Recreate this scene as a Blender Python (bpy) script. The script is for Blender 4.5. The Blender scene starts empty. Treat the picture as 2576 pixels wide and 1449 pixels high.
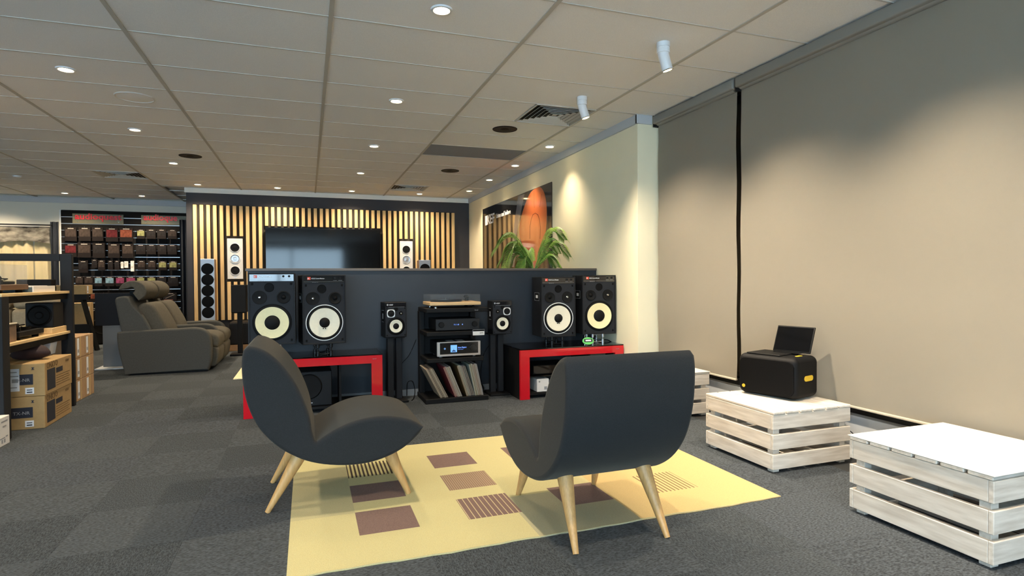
import bpy, bmesh, math, random
from mathutils import Vector, Matrix
random.seed(4)
S = bpy.context.scene
COL = S.collection
PI = math.pi
# ---------------------------------------------------------------- camera
H, CEIL = 1.143, 2.7
YAW, PITCH, ROLL, FPX = 0.339792, -0.0162546, -0.0066057, 1454.3
def basis():
    f = Vector((math.sin(YAW)*math.cos(PITCH), math.cos(YAW)*math.cos(PITCH), math.sin(PITCH)))
    r = Vector((math.cos(YAW), -math.sin(YAW), 0)); u = r.cross(f)
    c, s = math.cos(ROLL), math.sin(ROLL)
    return c*r+s*u, -s*r+c*u, f
CR, CU, CF = basis()
cam_d = bpy.data.cameras.new('camera'); cam = bpy.data.objects.new('camera', cam_d); COL.objects.link(cam)
cam_d.sensor_width = 36; cam_d.lens = 36*FPX/2576; cam_d.clip_start = .02; cam_d.clip_end = 200
cam.matrix_world = Matrix(((CR.x, CU.x, -CF.x, 0), (CR.y, CU.y, -CF.y, 0), (CR.z, CU.z, -CF.z, H), (0, 0, 0, 1)))
S.camera = cam
def P(u, v, ax, val):
    """point where the ray through photo pixel (u,v) meets the plane ax=val"""
    d = CF + CR*((u-1288)/FPX) - CU*((v-724.5)/FPX)
    i = 'xyz'.index(ax); o = Vector((0, 0, H)); t = (val-o[i])/d[i]
    return o + d*t
# ---------------------------------------------------------------- world, exposure
W = bpy.data.worlds.new('daylight'); S.world = W; W.use_nodes = True
bg = W.node_tree.nodes['Background']
bg.inputs[0].default_value = (.62, .80, 1.0, 1); bg.inputs[1].default_value = 6.6
S.view_settings.view_transform = 'Standard'; S.view_settings.look = 'None'
S.view_settings.gamma = 1; S.view_settings.use_curve_mapping = False
S.view_settings.exposure = 1.05
DL_W, SPOT_W = 70, 125          # watts of one downlight / one wall spotlight
WARM = (1, .80, .56)
# ---------------------------------------------------------------- materials
def lin(c):
    return tuple((x/255/12.92 if x/255 <= .04045 else ((x/255+.055)/1.055)**2.4) for x in c)
MATS = {}
def M(name, rgb, rough=.6, metal=0, var=None, stretch=(1, 1, 1), bump=0, spec=.5, rnd=0, emit=0, trans=0, alpha=1, coat=0, rgb2=None):
    if name in MATS: return MATS[name]
    m = bpy.data.materials.new(name); m.use_nodes = True; MATS[name] = m
    nt = m.node_tree; b = nt.nodes['Principled BSDF']; L = nt.links
    c = lin(rgb)+(1,)
    b.inputs['Base Color'].default_value = c; b.inputs['Roughness'].default_value = rough
    b.inputs['Metallic'].default_value = metal; b.inputs['Specular IOR Level'].default_value = spec
    b.inputs['Coat Weight'].default_value = coat; b.inputs['Coat Roughness'].default_value = .05
    if trans: b.inputs['Transmission Weight'].default_value = trans
    if alpha < 1: b.inputs['Alpha'].default_value = alpha
    if emit:
        b.inputs['Emission Color'].default_value = c; b.inputs['Emission Strength'].default_value = emit
    src = None
    if var:
        sc, am = var[0], var[1]
        tc = nt.nodes.new('ShaderNodeTexCoord'); mp = nt.nodes.new('ShaderNodeMapping'); mp.inputs['Scale'].default_value = stretch
        nz = nt.nodes.new('ShaderNodeTexNoise'); nz.inputs['Scale'].default_value = sc; nz.inputs['Detail'].default_value = 5
        L.new(tc.outputs['Object'], mp.inputs[0]); L.new(mp.outputs[0], nz.inputs[0])
        if rnd:
            oi = nt.nodes.new('ShaderNodeObjectInfo'); ad = nt.nodes.new('ShaderNodeVectorMath'); ad.operation = 'ADD'
            ml = nt.nodes.new('ShaderNodeVectorMath'); ml.operation = 'SCALE'; ml.inputs['Scale'].default_value = 37
            cb = nt.nodes.new('ShaderNodeCombineXYZ')
            for k in range(3): L.new(oi.outputs['Random'], cb.inputs[k])
            L.new(cb.outputs[0], ml.inputs[0]); L.new(tc.outputs['Object'], ad.inputs[0]); L.new(ml.outputs[0], ad.inputs[1]); L.new(ad.outputs[0], mp.inputs[0])
        rp = nt.nodes.new('ShaderNodeValToRGB')
        a = tuple(max(0, x*(1-am)) for x in c[:3])+(1,)
        z = tuple(min(1, x*(1+am)) for x in c[:3])+(1,)
        if rgb2: a, z = lin(rgb2)+(1,), c
        rp.color_ramp.elements[0].color = a; rp.color_ramp.elements[1].color = z
        rp.color_ramp.elements[0].position = .3; rp.color_ramp.elements[1].position = .7
        L.new(nz.outputs[0], rp.inputs[0]); src = rp.outputs[0]
        if bump:
            bp = nt.nodes.new('ShaderNodeBump'); bp.inputs['Strength'].default_value = bump; bp.inputs['Distance'].default_value = .004
            L.new(nz.outputs[0], bp.inputs['Height']); L.new(bp.outputs[0], b.inputs['Normal'])
    if rnd:
        oi2 = nt.nodes.new('ShaderNodeObjectInfo'); mr = nt.nodes.new('ShaderNodeMapRange')
        mr.inputs[3].default_value = 1-rnd; mr.inputs[4].default_value = 1+rnd
        hs = nt.nodes.new('ShaderNodeHueSaturation'); L.new(oi2.outputs['Random'], mr.inputs[0]); L.new(mr.outputs[0], hs.inputs['Value'])
        if src: L.new(src, hs.inputs['Color'])
        else: hs.inputs['Color'].default_value = c
        src = hs.outputs[0]
    if src: L.new(src, b.inputs['Base Color'])
    return m
ceil_tile = M('ceiling_tile', (228, 227, 224), .95, var=(220, .06), bump=.12, rnd=.012)
tee_main = M('ceiling_tee_taupe', (180, 176, 166), .7)
tee_cross = M('ceiling_tee_light', (196, 193, 186), .6)
wall_cream = M('wall_cream_paint', (238, 230, 200), .8, var=(3, .02))
wall_white = M('wall_white_paint', (216, 215, 204), .8, var=(3, .02))
trim_grey = M('trim_grey_white', (188, 192, 196), .6)
wall_dark = M('wall_charcoal_paint', (58, 57, 62), .7, var=(4, .05))
wall_navy = M('wall_navy_charcoal', (39, 45, 53), .55, var=(5, .05))
cap_brown = M('wall_cap_brown', (92, 84, 78), .45)
carpet = [M('carpet_tile_%d' % i, c, 1, var=(75, .55), stretch=s, bump=.8, spec=.1, rnd=.05) for i, (c, s) in enumerate([((70, 75, 79), (1, 3, 1)), ((64, 69, 73), (3, 1, 1)), ((68, 73, 78), (1, 2, 1))])]
carpet_base = M('carpet_base', (52, 53, 54), 1)
fabric_char = M('charcoal_wool', (46, 47, 48), .95, var=(450, .18), bump=.35, spec=.06)
for _m, _w in ((fabric_char, .13),):
    _b = _m.node_tree.nodes['Principled BSDF']; _b.inputs['Sheen Weight'].default_value = _w; _b.inputs['Sheen Roughness'].default_value = .45; _b.inputs['Sheen Tint'].default_value = (.9, .82, .66, 1)
piping_m = M('charcoal_piping', (52, 53, 54), .95)
leg_oak = M('oak_leg', (194, 152, 96), .4, var=(22, .14), stretch=(5, 5, .5))
slat_oak = M('oak_slat', (226, 190, 132), .55, var=(18, .13), stretch=(6, 6, .25), rnd=.10)
slat_back = M('slat_felt', (50, 46, 40), .95, var=(200, .1))
whitewash = M('whitewashed_pine', (222, 214, 202), .7, var=(7, .10), stretch=(.8, 7, 7), rnd=.03, rgb2=(192, 182, 168), bump=.15)
whitewash_y = M('whitewashed_pine_cross', (222, 214, 202), .7, var=(7, .10), stretch=(7, .8, 7), rnd=.03, rgb2=(192, 182, 168), bump=.15)
white_panel = M('white_laminate', (222, 218, 210), .4)
black = M('matt_black', (18, 18, 19), .6, spec=.2)
black_soft = M('black_vinyl', (22, 23, 26), .55, spec=.25, var=(120, .1))
black_gloss = M('gloss_black', (10, 10, 12), .08, coat=.5)
glass_black = M('black_glass', (6, 6, 8), .04)
rubber = M('black_rubber', (10, 10, 11), .6, spec=.12)
baffle_m = M('speaker_baffle_charcoal', (32, 34, 39), .65, spec=.25, var=(150, .08))
cone_cream = M('cream_paper_cone', (240, 228, 180), .75, var=(60, .03))
cone_white = M('white_paper_cone', (236, 229, 206), .75, var=(60, .03))
cone_black = M('black_cone', (13, 13, 14), .65, spec=.2)
white_ring = M('white_trim_ring', (225, 228, 230), .4)
chrome = M('chrome', (210, 212, 214), .15, 1)
alu = M('brushed_aluminium', (198, 200, 204), .35, .85)
silver_front = M('silver_front', (178, 182, 190), .4, .3)
orange_badge = M('orange_badge', (226, 74, 48), .4)
print_white = M('white_print', (232, 234, 236), .5)
print_grey = M('grey_print', (150, 152, 156), .5)
red_gloss = M('red_lacquer', (206, 12, 32), .16, coat=.6)
blind_m = M('blind_greige', (189, 180, 162), .9, var=(1.2, .02))
blind_tube = M('blind_cassette_grey', (132, 130, 124), .5)
dark_frame = M('window_frame_dark', (26, 24, 24), .5)
pane_m = M('tinted_pane', (40, 46, 52), .05, alpha=.35)
carton_m = M('carton_kraft', (172, 142, 96), .8, var=(30, .06), rnd=.03)
carton_t = M('carton_tan', (168, 136, 102), .8, var=(30, .07), rnd=.05)
ink = M('navy_print', (34, 38, 52), .6)
ink_brown = M('brown_print', (112, 86, 52), .7)
paper = M('paper_label', (226, 230, 236), .7)
white_card = M('white_card', (226, 224, 220), .6)
shelf_black = M('shelf_black_steel', (33, 34, 37), .6, spec=.2)
shelf_wood = M('shelf_pale_plywood', (224, 192, 140), .6, var=(14, .1), stretch=(5, .5, 5))
recl_m = M('olive_grey_suede', (80, 77, 69), .85, var=(40, .12), bump=.15, spec=.2)
recl_side = M('recliner_side_suede', (70, 71, 69), .85, var=(60, .08), spec=.2)
turn_wood = M('turntable_pale_wood', (214, 178, 128), .5, var=(20, .1), stretch=(.6, 6, 6))
acrylic = M('clear_acrylic', (140, 146, 150), .03, trans=0, alpha=.15)
leaf_m = M('palm_leaf_green', (150, 182, 78), .45, var=(9, .3), rnd=.12, rgb2=(78, 124, 50))
stem_m = M('palm_stem', (120, 132, 60), .6)
pot_m = M('pot_dark', (60, 56, 52), .6)
yellow_m = M('yellow_accent', (214, 176, 44), .5)
lamp_white = M('lamp_white_enamel', (226, 228, 230), .4)
lamp_glow = M('lamp_lens_lit', (255, 226, 170), .5, emit=14)
curtain_dark = M('curtain_dark_blue', (54, 60, 70), .9)
curtain_cream = M('curtain_cream', (240, 228, 190), .9)
print_photo = M('pelmet_print', (196, 190, 176), .85, var=(7, .5), stretch=(1, 1, 2), rgb2=(70, 66, 60))
screen_m = M('screen_black', (5, 5, 7), .07)
display_lit = M('display_lit_blue', (120, 180, 250), .5, emit=.3)
display_txt = M('display_lit_text', (110, 150, 245), .5, emit=.35)
green_plastic = M('green_plastic', (104, 200, 110), .25)
vent_dark = M('vent_dark', (30, 28, 26), .7)
vent_white = M('vent_white', (200, 197, 188), .5)
# ---------------------------------------------------------------- mesh helpers
def fin(bm, name, mat, parent=None, loc=(0, 0, 0), rot=(0, 0, 0), smooth=None):
    me = bpy.data.meshes.new(name); bmesh.ops.recalc_face_normals(bm, faces=bm.faces); bm.to_mesh(me); bm.free()
    for m in (mat if isinstance(mat, (list, tuple)) else [mat]): me.materials.append(m)
    if smooth is not None:
        me.shade_smooth(); me.set_sharp_from_angle(angle=math.radians(smooth))
        for p in me.polygons:
            if p.loop_total > 12: p.use_smooth = False
    return link(me, name, parent, loc, rot)
def link(me, name, parent=None, loc=(0, 0, 0), rot=(0, 0, 0)):
    o = bpy.data.objects.new(name, me); COL.objects.link(o)
    o.location = loc; o.rotation_euler = rot
    if parent: o.parent = parent
    return o
def thing(name, label, cat, loc=(0, 0, 0), rz=0, group=None):
    o = bpy.data.objects.new(name, None); COL.objects.link(o); o.empty_display_size = .1
    o.location = loc; o.rotation_euler = (0, 0, rz); return tag(o, label, cat, group)
def tag(o, label, cat, group=None):
    o['label'] = label; o['category'] = cat
    if group: o['group'] = group
    return o
def struct(o): o['kind'] = 'structure'; return o
def bx(bm, x0, x1, y0, y1, z0, z1, b=0, seg=1):
    r = bmesh.ops.create_cube(bm, size=1)
    vs = r['verts']
    for v in vs: v.co = Vector(((x0+x1)/2+v.co.x*(x1-x0), (y0+y1)/2+v.co.y*(y1-y0), (z0+z1)/2+v.co.z*(z1-z0)))
    if b:
        es = list({e for v in vs for e in v.link_edges})
        bmesh.ops.bevel(bm, geom=es, offset=b, segments=seg, affect='EDGES', profile=.5)
    return bm
def box(name, mat, parent, x0, x1, y0, y1, z0, z1, b=0, seg=1, loc=(0, 0, 0), rot=(0, 0, 0), smooth=None):
    return fin(bx(bmesh.new(), x0, x1, y0, y1, z0, z1, b, seg), name, mat, parent, loc, rot, smooth if smooth or seg < 2 else 40)
def lathe(bm, prof, n=32, axis='z', o=(0, 0, 0), cap=None):
    """revolve (radius, height) pairs about an axis"""
    rings = []
    for r, h in prof:
        ring = []
        for k in range(n):
            a = 2*PI*k/n; c, s = r*math.cos(a), r*math.sin(a)
            p = {'z': (c, s, h), 'y': (c, h, s), 'x': (h, c, s)}[axis]
            ring.append(bm.verts.new((p[0]+o[0], p[1]+o[1], p[2]+o[2])))
        rings.append(ring)
    for a, b in zip(rings, rings[1:]):
        for k in range(n): bm.faces.new((a[k], a[(k+1) % n], b[(k+1) % n], b[k]))
    if cap is None: cap = axis == 'z'
    if cap and prof[0][0] > 1e-5: bm.faces.new(rings[0][::-1])
    if cap and prof[-1][0] > 1e-5: bm.faces.new(rings[-1])
    bmesh.ops.remove_doubles(bm, verts=bm.verts, dist=1e-6)
    return bm
def lat(name, mat, parent, prof, n=32, axis='z', o=(0, 0, 0), loc=(0, 0, 0), rot=(0, 0, 0), smooth=35, cap=None):
    return fin(lathe(bmesh.new(), prof, n, axis, o, cap), name, mat, parent, loc, rot, smooth)
def tube(bm, pts, r, n=8):
    pts = [Vector(p) for p in pts]; rs = r if isinstance(r, (list, tuple)) else [r]*len(pts)
    rings = []
    for i, p in enumerate(pts):
        d = (pts[min(i+1, len(pts)-1)]-pts[max(i-1, 0)]).normalized()
        up = Vector((0, 0, 1)) if abs(d.z) < .9 else Vector((1, 0, 0))
        a = d.cross(up).normalized(); b = d.cross(a).normalized()
        rings.append([bm.verts.new(p+(a*math.cos(2*PI*k/n)+b*math.sin(2*PI*k/n))*rs[i]) for k in range(n)])
    for A, B in zip(rings, rings[1:]):
        for k in range(n): bm.faces.new((A[k], A[(k+1) % n], B[(k+1) % n], B[k]))
    bm.faces.new(rings[0][::-1]); bm.faces.new(rings[-1])
    return bm
def tb(name, mat, parent, pts, r, n=8, loc=(0, 0, 0), smooth=50):
    return fin(tube(bmesh.new(), pts, r, n), name, mat, parent, loc, smooth=smooth)
def crom(pts, sub=6, closed=False):
    n = len(pts); out = []
    rng = n if closed else n-1
    for i in range(rng):
        g = lambda k: Vector(pts[k % n]) if closed else Vector(pts[min(max(k, 0), n-1)])
        p0, p1, p2, p3 = g(i-1), g(i), g(i+1), g(i+2)
        for s in range(sub):
            t = s/sub
            out.append(.5*((2*p1)+(p2-p0)*t+(2*p0-5*p1+4*p2-p3)*t*t+(3*p1-p0-3*p2+p3)*t**3))
    if not closed: out.append(Vector(pts[-1]))
    return out
def extr(bm, poly, d0, d1, axis='y', b=0, seg=3):
    """extrude a 2-D outline between d0 and d1 along an axis, with rounded rims"""
    mk = {'y': lambda p, d: (p[0], d, p[1]), 'x': lambda p, d: (d, p[0], p[1]), 'z': lambda p, d: (p[0], p[1], d)}[axis]
    n = len(poly); P2 = [Vector((p[0], p[1])) for p in poly]
    sg = 1 if sum(P2[k].x*P2[(k+1) % n].y-P2[(k+1) % n].x*P2[k].y for k in range(n)) > 0 else -1
    inw = []
    for k in range(n):
        e0 = (P2[k]-P2[k-1]).normalized(); e1 = (P2[(k+1) % n]-P2[k]).normalized()
        m = Vector((-e0.y-e1.y, e0.x+e1.x))*sg
        m = m.normalized() if m.length > 1e-6 else Vector((-e0.y, e0.x))*sg
        c = m.dot(Vector((-e0.y, e0.x))*sg)
        inw.append(m/max(.85, c))
    if b and n > 12:                      # keep rounded rims from folding over at pointed tips
        def sd_(q):
            best = 9
            for k in range(n):
                a, c = P2[k], P2[(k+1) % n]; e = c-a; t = max(0, min(1, (q-a).dot(e)/max(1e-12, e.dot(e)))); best = min(best, (q-a-e*t).length)
            return best
        for k in range(n):
            for f in (1, .85, .7, .55, .4, .25):
                if f == .25 or sd_(P2[k]+inw[k]*b*f) > .93*b*f*min(1, inw[k].length): break
            inw[k] = inw[k]*f
    lv = [(d0, 0), (d1, 0)]
    if b:
        sd = 1 if d1 > d0 else -1
        up = [(b*(1-math.cos(k*PI/2/seg)), b*(1-math.sin(k*PI/2/seg))) for k in range(seg+1)]
        lv = [(d0+sd*h, i) for h, i in up]+[(d1-sd*h, i) for h, i in up[::-1]]
    rings = [[bm.verts.new(mk(P2[k]+inw[k]*i, d)) for k in range(n)] for d, i in lv]
    bm.faces.new(rings[0]); bm.faces.new(rings[-1][::-1])
    for A, B in zip(rings, rings[1:]):
        for k in range(n): bm.faces.new((A[k], B[k], B[(k+1) % n], A[(k+1) % n]))
    return bm
def text(body, size, mat, parent, loc, rot, name='lettering', align='LEFT', ext=.0006, bold=0, sx=1):
    cu = bpy.data.curves.new('t', 'FONT'); cu.body = body; cu.size = size; cu.align_x = align; cu.extrude = ext; cu.offset = bold; cu.resolution_u = 2
    to = bpy.data.objects.new('t', cu); me = bpy.data.meshes.new_from_object(to)
    bpy.data.objects.remove(to); bpy.data.curves.remove(cu)
    me.materials.append(mat)
    o = link(me, name, parent, loc, rot); o.scale = (sx, 1, 1); return o
FRONT = (PI/2, 0, 0)              # text facing -y
FACE_PX = (PI/2, 0, PI/2)         # text facing +x
FACE_NX = (PI/2, 0, -PI/2)        # text facing -x
def clone(root, loc, rz, label=None):
    def cp(o, par):
        c = o.copy(); COL.objects.link(c); c.parent = par
        for ch in list(o.children): cp(ch, c)
        return c
    c = cp(root, None); c.location = loc; c.rotation_euler = (0, 0, rz)
    if label: c['label'] = label
    return c
ORD = ['first', 'second', 'third', 'fourth', 'fifth', 'sixth', 'seventh', 'eighth', 'ninth', 'tenth', 'eleventh', 'twelfth']
# ================================================================ SHELL
XL, XR, YF, YB, YT, XT = -6.6, 2.99, -3.4, 12.9, 10.95, -1.9
XBL = 3.2                        # roller blind plane
HWY = 5.68                       # half wall front
fl = struct(box('floor', carpet_base, None, XL, 3.5, YF, YB+.1, -.06, -.006))
tm = [bx(bmesh.new(), -.2496, .2496, -.2496, .2496, -.006, 0) for _ in range(3)]
tms = []
for k, b in enumerate(tm):
    me = bpy.data.meshes.new('carpet_tile'); b.to_mesh(me); b.free(); me.materials.append(carpet[k]); tms.append(me)
restbm = bmesh.new()
ix = 0
for j in range(-7, 33):
    for i in range(-13, 7):
        cx, cy = .22+.5*i, .12+.5*j
        if cx > 3.0 or cx < XL+.2 or cy < YF+.2 or cy > YB: continue
        dep = Vector((cx, cy, 0)).dot(Vector((CF.x, CF.y, 0))); sid = cx*CR.x+cy*CR.y
        vis = dep > .9 and abs(sid) < dep*.93+.4 and cy < 10.6 and not (cx > -.3 and cy > 6.1)
        if vis and ix < 300:
            link(tms[(i+j) % 2 if random.random() < .8 else 2], 'carpet_tile', fl, (cx, cy, 0)); ix += 1
        else:
            bx(restbm, cx-.2492, cx+.2492, cy-.2492, cy+.2492, -.006, 0)
ro = fin(restbm, 'carpet_tiling', carpet[0], fl); ro['kind'] = 'stuff'
# ceiling: slab, tiles and grid bars
ce = struct(box('ceiling', ceil_tile, None, XL, 3.5, YF, YB+.1, CEIL+.03, CEIL+.08))
GX = [-6.6]+[1.2*i-2.252 for i in range(-3, 5)]+[2.99]
GX = sorted(set(round(x, 3) for x in GX))
tile_cache = {}
def ctile(x0, x1, y0, y1, mat=ceil_tile, name='ceiling_tile'):
    k = (round(x1-x0, 3), round(y1-y0, 3), mat.name)
    if k not in tile_cache:
        w, d = (x1-x0)/2-.008, (y1-y0)/2-.006
        b = bx(bmesh.new(), -w, w, -d, d, 0, .014, .002); me = bpy.data.meshes.new(name); b.to_mesh(me); b.free(); me.materials.append(mat); tile_cache[k] = me
    return link(tile_cache[k], name, ce, ((x0+x1)/2, (y0+y1)/2, CEIL))
GY = [3.004+.6*j for j in range(-11, 17)]
grey_panel_m = M('ceiling_grey_panel', (128, 136, 148), .7)
for a, b in zip(GX, GX[1:]):
    for y0, y1 in zip(GY, GY[1:]):
        if b > XT+.05 and y0 > YT-.1: continue
        if b > XT+.05 and y1 > YT: y1 = YT
        y1 = min(y1, YB)
        xb = 3.3 if (abs(b-2.99) < .01 and y1 < 4.9) else b
        if abs(a-1.348) < .01 and abs(y0-4.804) < .01: ctile(a, 1.948, y0, y1); continue        # other half holds the diffuser
        if abs(a-1.348) < .01 and abs(y0-6.604) < .01: ctile(a, b, y0, y1, grey_panel_m, 'grey_ceiling_panel'); continue
        if abs(a-1.348) < .01 and abs(y0-9.604) < .01: ctile(1.948, b, y0, y1); continue
        if abs(b+2.252) < .01 and abs(y0-9.604) < .01: ctile(a, b-.6, y0, y1); continue
        ctile(a, xb, y0, y1)
for x in GX[1:-1]:
    y1 = YT if x > XT else YB
    box('grid_bar', tee_main, ce, x-.013, x+.013, YF, y1, CEIL-.006, CEIL+.014)
for y in GY[1:]:
    if y > YB: continue
    x1 = XT if y > YT-.02 else (3.3 if y < 4.83 else XR)
    box('cross_bar', tee_cross, ce, XL, x1, y-.007, y+.007, CEIL-.003, CEIL+.012)
# walls
wr = struct(box('wall_right', wall_cream, None, XR, 3.34, 4.83, YT+.1, 0, CEIL+.03))
struct(box('trim_1', trim_grey, None, XR-.022, XR, 4.81, YT, CEIL-.085, CEIL))
struct(box('trim_2', trim_grey, None, XR-.022, 3.14, 4.808, 4.83, CEIL-.085, CEIL))
struct(box('baseboard_right', trim_grey, None, XR-.012, XR, 5.82, YT, 0, .08))
struct(box('wall_back', wall_dark, None, XT, XR, YT, YB+.1, 0, CEIL+.03))
struct(box('trim_3', M('trim_white', (236, 233, 224), .6), None, XT-.02, XR-.02, YT-.022, YT, CEIL-.08, CEIL))
struct(box('wall_back_left', wall_white, None, XL, XT, YB, YB+.1, 0, CEIL+.03))
struct(box('trim_4', trim_grey, None, XL, XT, YB-.03, YB, CEIL-.1, CEIL))
struct(box('wall_left', wall_white, None, XL-.1, XL, YF, YB+.1, 0, CEIL+.08))
# half wall with cap and skirting
hw = struct(box('wall_divider', wall_navy, None, -.508, XR, HWY, HWY+.12, 0, 1.225))
box('wall_cap', cap_brown, hw, -.525, XR, HWY-.015, HWY+.135, 1.225, 1.25, .003)
struct(box('baseboard_divider', M('baseboard_grey', (120, 124, 128), .6), None, -.508, XR, HWY-.012, HWY, 0, .062))
# window side: upstand, window frame and panes behind the blinds
struct(box('wall_window_upstand', trim_grey, None, 3.235, 3.5, YF, 4.83, 0, .265))
w1 = struct(box('window_1', dark_frame, None, 3.3, 3.36, YF, 4.83, .265, .32))
box('window_frame', dark_frame, w1, 3.3, 3.36, YF, 4.83, 2.62, CEIL+.03)
for y in (-3.35, -1.6, .2, 2.0, 3.695, 4.79):
    box('mullion', dark_frame, w1, 3.25 if y > 3 else 3.3, 3.36, y-.035, y+.035, .32, 2.62)
for y0, y1 in zip((-3.315, -1.565, .235, 2.035, 3.73), (-1.635, .165, 1.965, 3.66, 4.755)):
    box('window_pane', M('leak_block_pane', (14, 15, 17), .1), w1, 3.325, 3.335, y0, y1, .32, 2.62)  # opaque dark film added to keep daylight from leaking past the blinds
# street front behind the viewer: sill wall, header and glazed bays open to the daylight
struct(box('wall_front', wall_white, None, XL, 3.5, YF-.1, YF, 0, .35))
struct(box('wall_front_header', wall_white, None, XL, 3.5, YF-.1, YF, 2.45, CEIL+.08))
struct(box('wall_front_pier', wall_white, None, 1.43, 3.5, YF-.1, YF, .35, 2.45))
w2 = struct(box('window_2', dark_frame, None, XL, 1.43, YF-.09, YF-.03, .35, .4))
box('window_frame', dark_frame, w2, XL, 1.43, YF-.09, YF-.03, 2.4, 2.45)
for x in (-6.55, -4.6, -2.6, -.6, 1.4): box('mullion', dark_frame, w2, x-.03, x+.03, YF-.09, YF-.03, .4, 2.4)
glz = bpy.data.materials.new('clear_glazing'); glz.use_nodes = True; nt = glz.node_tree
tr = nt.nodes.new('ShaderNodeBsdfTransparent'); tr.inputs[0].default_value = (.9, .95, .95, 1)
gl = nt.nodes.new('ShaderNodeBsdfGlossy'); gl.inputs['Roughness'].default_value = .02
mx = nt.nodes.new('ShaderNodeMixShader'); mx.inputs[0].default_value = .06
nt.links.new(tr.outputs[0], mx.inputs[1]); nt.links.new(gl.outputs[0], mx.inputs[2]); nt.links.new(mx.outputs[0], nt.nodes['Material Output'].inputs[0])
for x0, x1 in zip((-6.52, -4.57, -2.57, -.57), (-4.63, -2.63, -.63, 1.37)):
    box('window_pane', glz, w2, x0, x1, YF-.063, YF-.057, .4, 2.4)
pd = bpy.data.lights.new('window_portal', 'AREA'); pd.shape = 'RECTANGLE'; pd.size = 8.1; pd.size_y = 2.1; pd.cycles.is_portal = True
po = bpy.data.objects.new('window_portal', pd); COL.objects.link(po); po.location = (-2.6, YF-.15, 1.4); po.rotation_euler = (PI/2, 0, 0)
po.rotation_euler = (-PI/2, 0, 0)
# ================================================================ LAMPS
DLW = lambda y: 'near' if y < 7 else 'far'
def downlight(x, y, label, w=1.0, cone=140):
    t = thing('recessed_downlight', label, 'downlight', (x, y, CEIL), 0, 'recessed ceiling downlights')
    lat('trim_ring', lamp_white, t, [(.046, -.004), (.048, -.010), (.060, -.008), (.064, 0)], 28, cap=False)
    lat('lens', lamp_glow, t, [(.0, -.008), (.03, -.0075), (.046, -.005), (.047, 0)], 24)
    ld = bpy.data.lights.new('bulb', 'SPOT'); ld.energy = DL_W*w; ld.color = WARM; ld.spot_size = math.radians(cone); ld.spot_blend = 1; ld.shadow_soft_size = .035
    lo = bpy.data.objects.new('bulb', ld); COL.objects.link(lo); lo.parent = t; lo.location = (0, 0, -.02)
    return t
for k, y in enumerate((3.304, 5.104, 6.904, 8.704, 10.5)):
    downlight(.748, y, 'lit round ceiling downlight, %s of the middle row counting away from the viewer' % ORD[k])
for k, y in enumerate((5.104, 6.904, 8.704, 10.5)):
    downlight(-1.652, y, 'lit round ceiling downlight, %s of the left row counting away from the viewer' % ORD[k])
for k, y in enumerate((6.3, 7.5, 8.7, 9.9)):
    downlight(2.71, y, 'lit round ceiling downlight along the cream wall, %s counting away from the viewer' % ORD[k], .6, 100)
downlight(-.46, 10.5, 'lit round ceiling downlight just above the left half of the television wall')
downlight(1.94, 10.5, 'lit round ceiling downlight above the right half of the television wall')
downlight(-4.0, 12.2, 'lit round ceiling downlight in front of the left red lettered sign', 1.5)
downlight(-2.83, 12.2, 'lit round ceiling downlight in front of the right red lettered sign', 1.5)
downlight(-5.2, 12.2, 'ceiling downlight out of view above the cream curtains', 1.5)
for k, (x, y) in enumerate([(.748, 1.504), (.748, -.296), (-1.652, 3.304), (-1.652, 1.504), (-1.652, -.296), (-4.05, 8.7), (-4.05, 6.9), (-4.05, 5.1), (-4.05, 3.3), (-4.05, 1.5)]):
    downlight(x, y, 'ceiling downlight out of view, %s along the row %s' % (ORD[k], 'over the viewer' if x > -3 else 'over the left aisle'), .9)
def spotlamp(x, y, aim, label):
    t = thing('ceiling_spotlight', label, 'spotlight', (x, y, CEIL), 0, 'white surface spotlights facing the blinds')
    lat('base', lamp_white, t, [(.044, 0), (.044, -.03), (.041, -.031), (.041, -.036), (.043, -.037), (.043, -.068), (.03, -.07)], 28, smooth=20)
    d = (Vector(aim)-Vector((x, y, CEIL-.1))).normalized(); q = d.to_track_quat('-Z', 'Y')
    h = lat('head', lamp_white, t, [(.034, .02), (.036, 0), (.036, -.105), (.033, -.11), (.033, -.1)], 28, loc=(0, 0, -.075)); h.rotation_euler = q.to_euler()
    l = lat('lens', lamp_glow, h, [(0, -.107), (.032, -.107), (.032, -.1)], 24)
    tb('cooling_ring', chrome, h, [(.0345*math.cos(a*PI/8), .0345*math.sin(a*PI/8), -.109) for a in range(17)], .0035, 6)
    ld = bpy.data.lights.new('bulb', 'SPOT'); ld.energy = SPOT_W; ld.color = (1, .84, .64); ld.spot_size = math.radians(108); ld.spot_blend = 1; ld.shadow_soft_size = .03
    lo = bpy.data.objects.new('bulb', ld); COL.objects.link(lo); lo.parent = h; lo.location = (0, 0, -.115)
spotlamp(2.244, 3.304, (2.68, 3.2, 1.0), 'white cylinder spotlight nearest the viewer on the ceiling')
spotlamp(2.244, 4.51, (2.68, 4.3, 1.0), 'white cylinder spotlight in front of the square air diffuser')
spotlamp(2.244, 2.1, (2.68, 2.0, 1.0), 'white ceiling spotlight out of view above the nearest crate')
spotlamp(2.244, .9, (2.68, .8, 1.0), 'white ceiling spotlight out of view behind the viewer')
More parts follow.
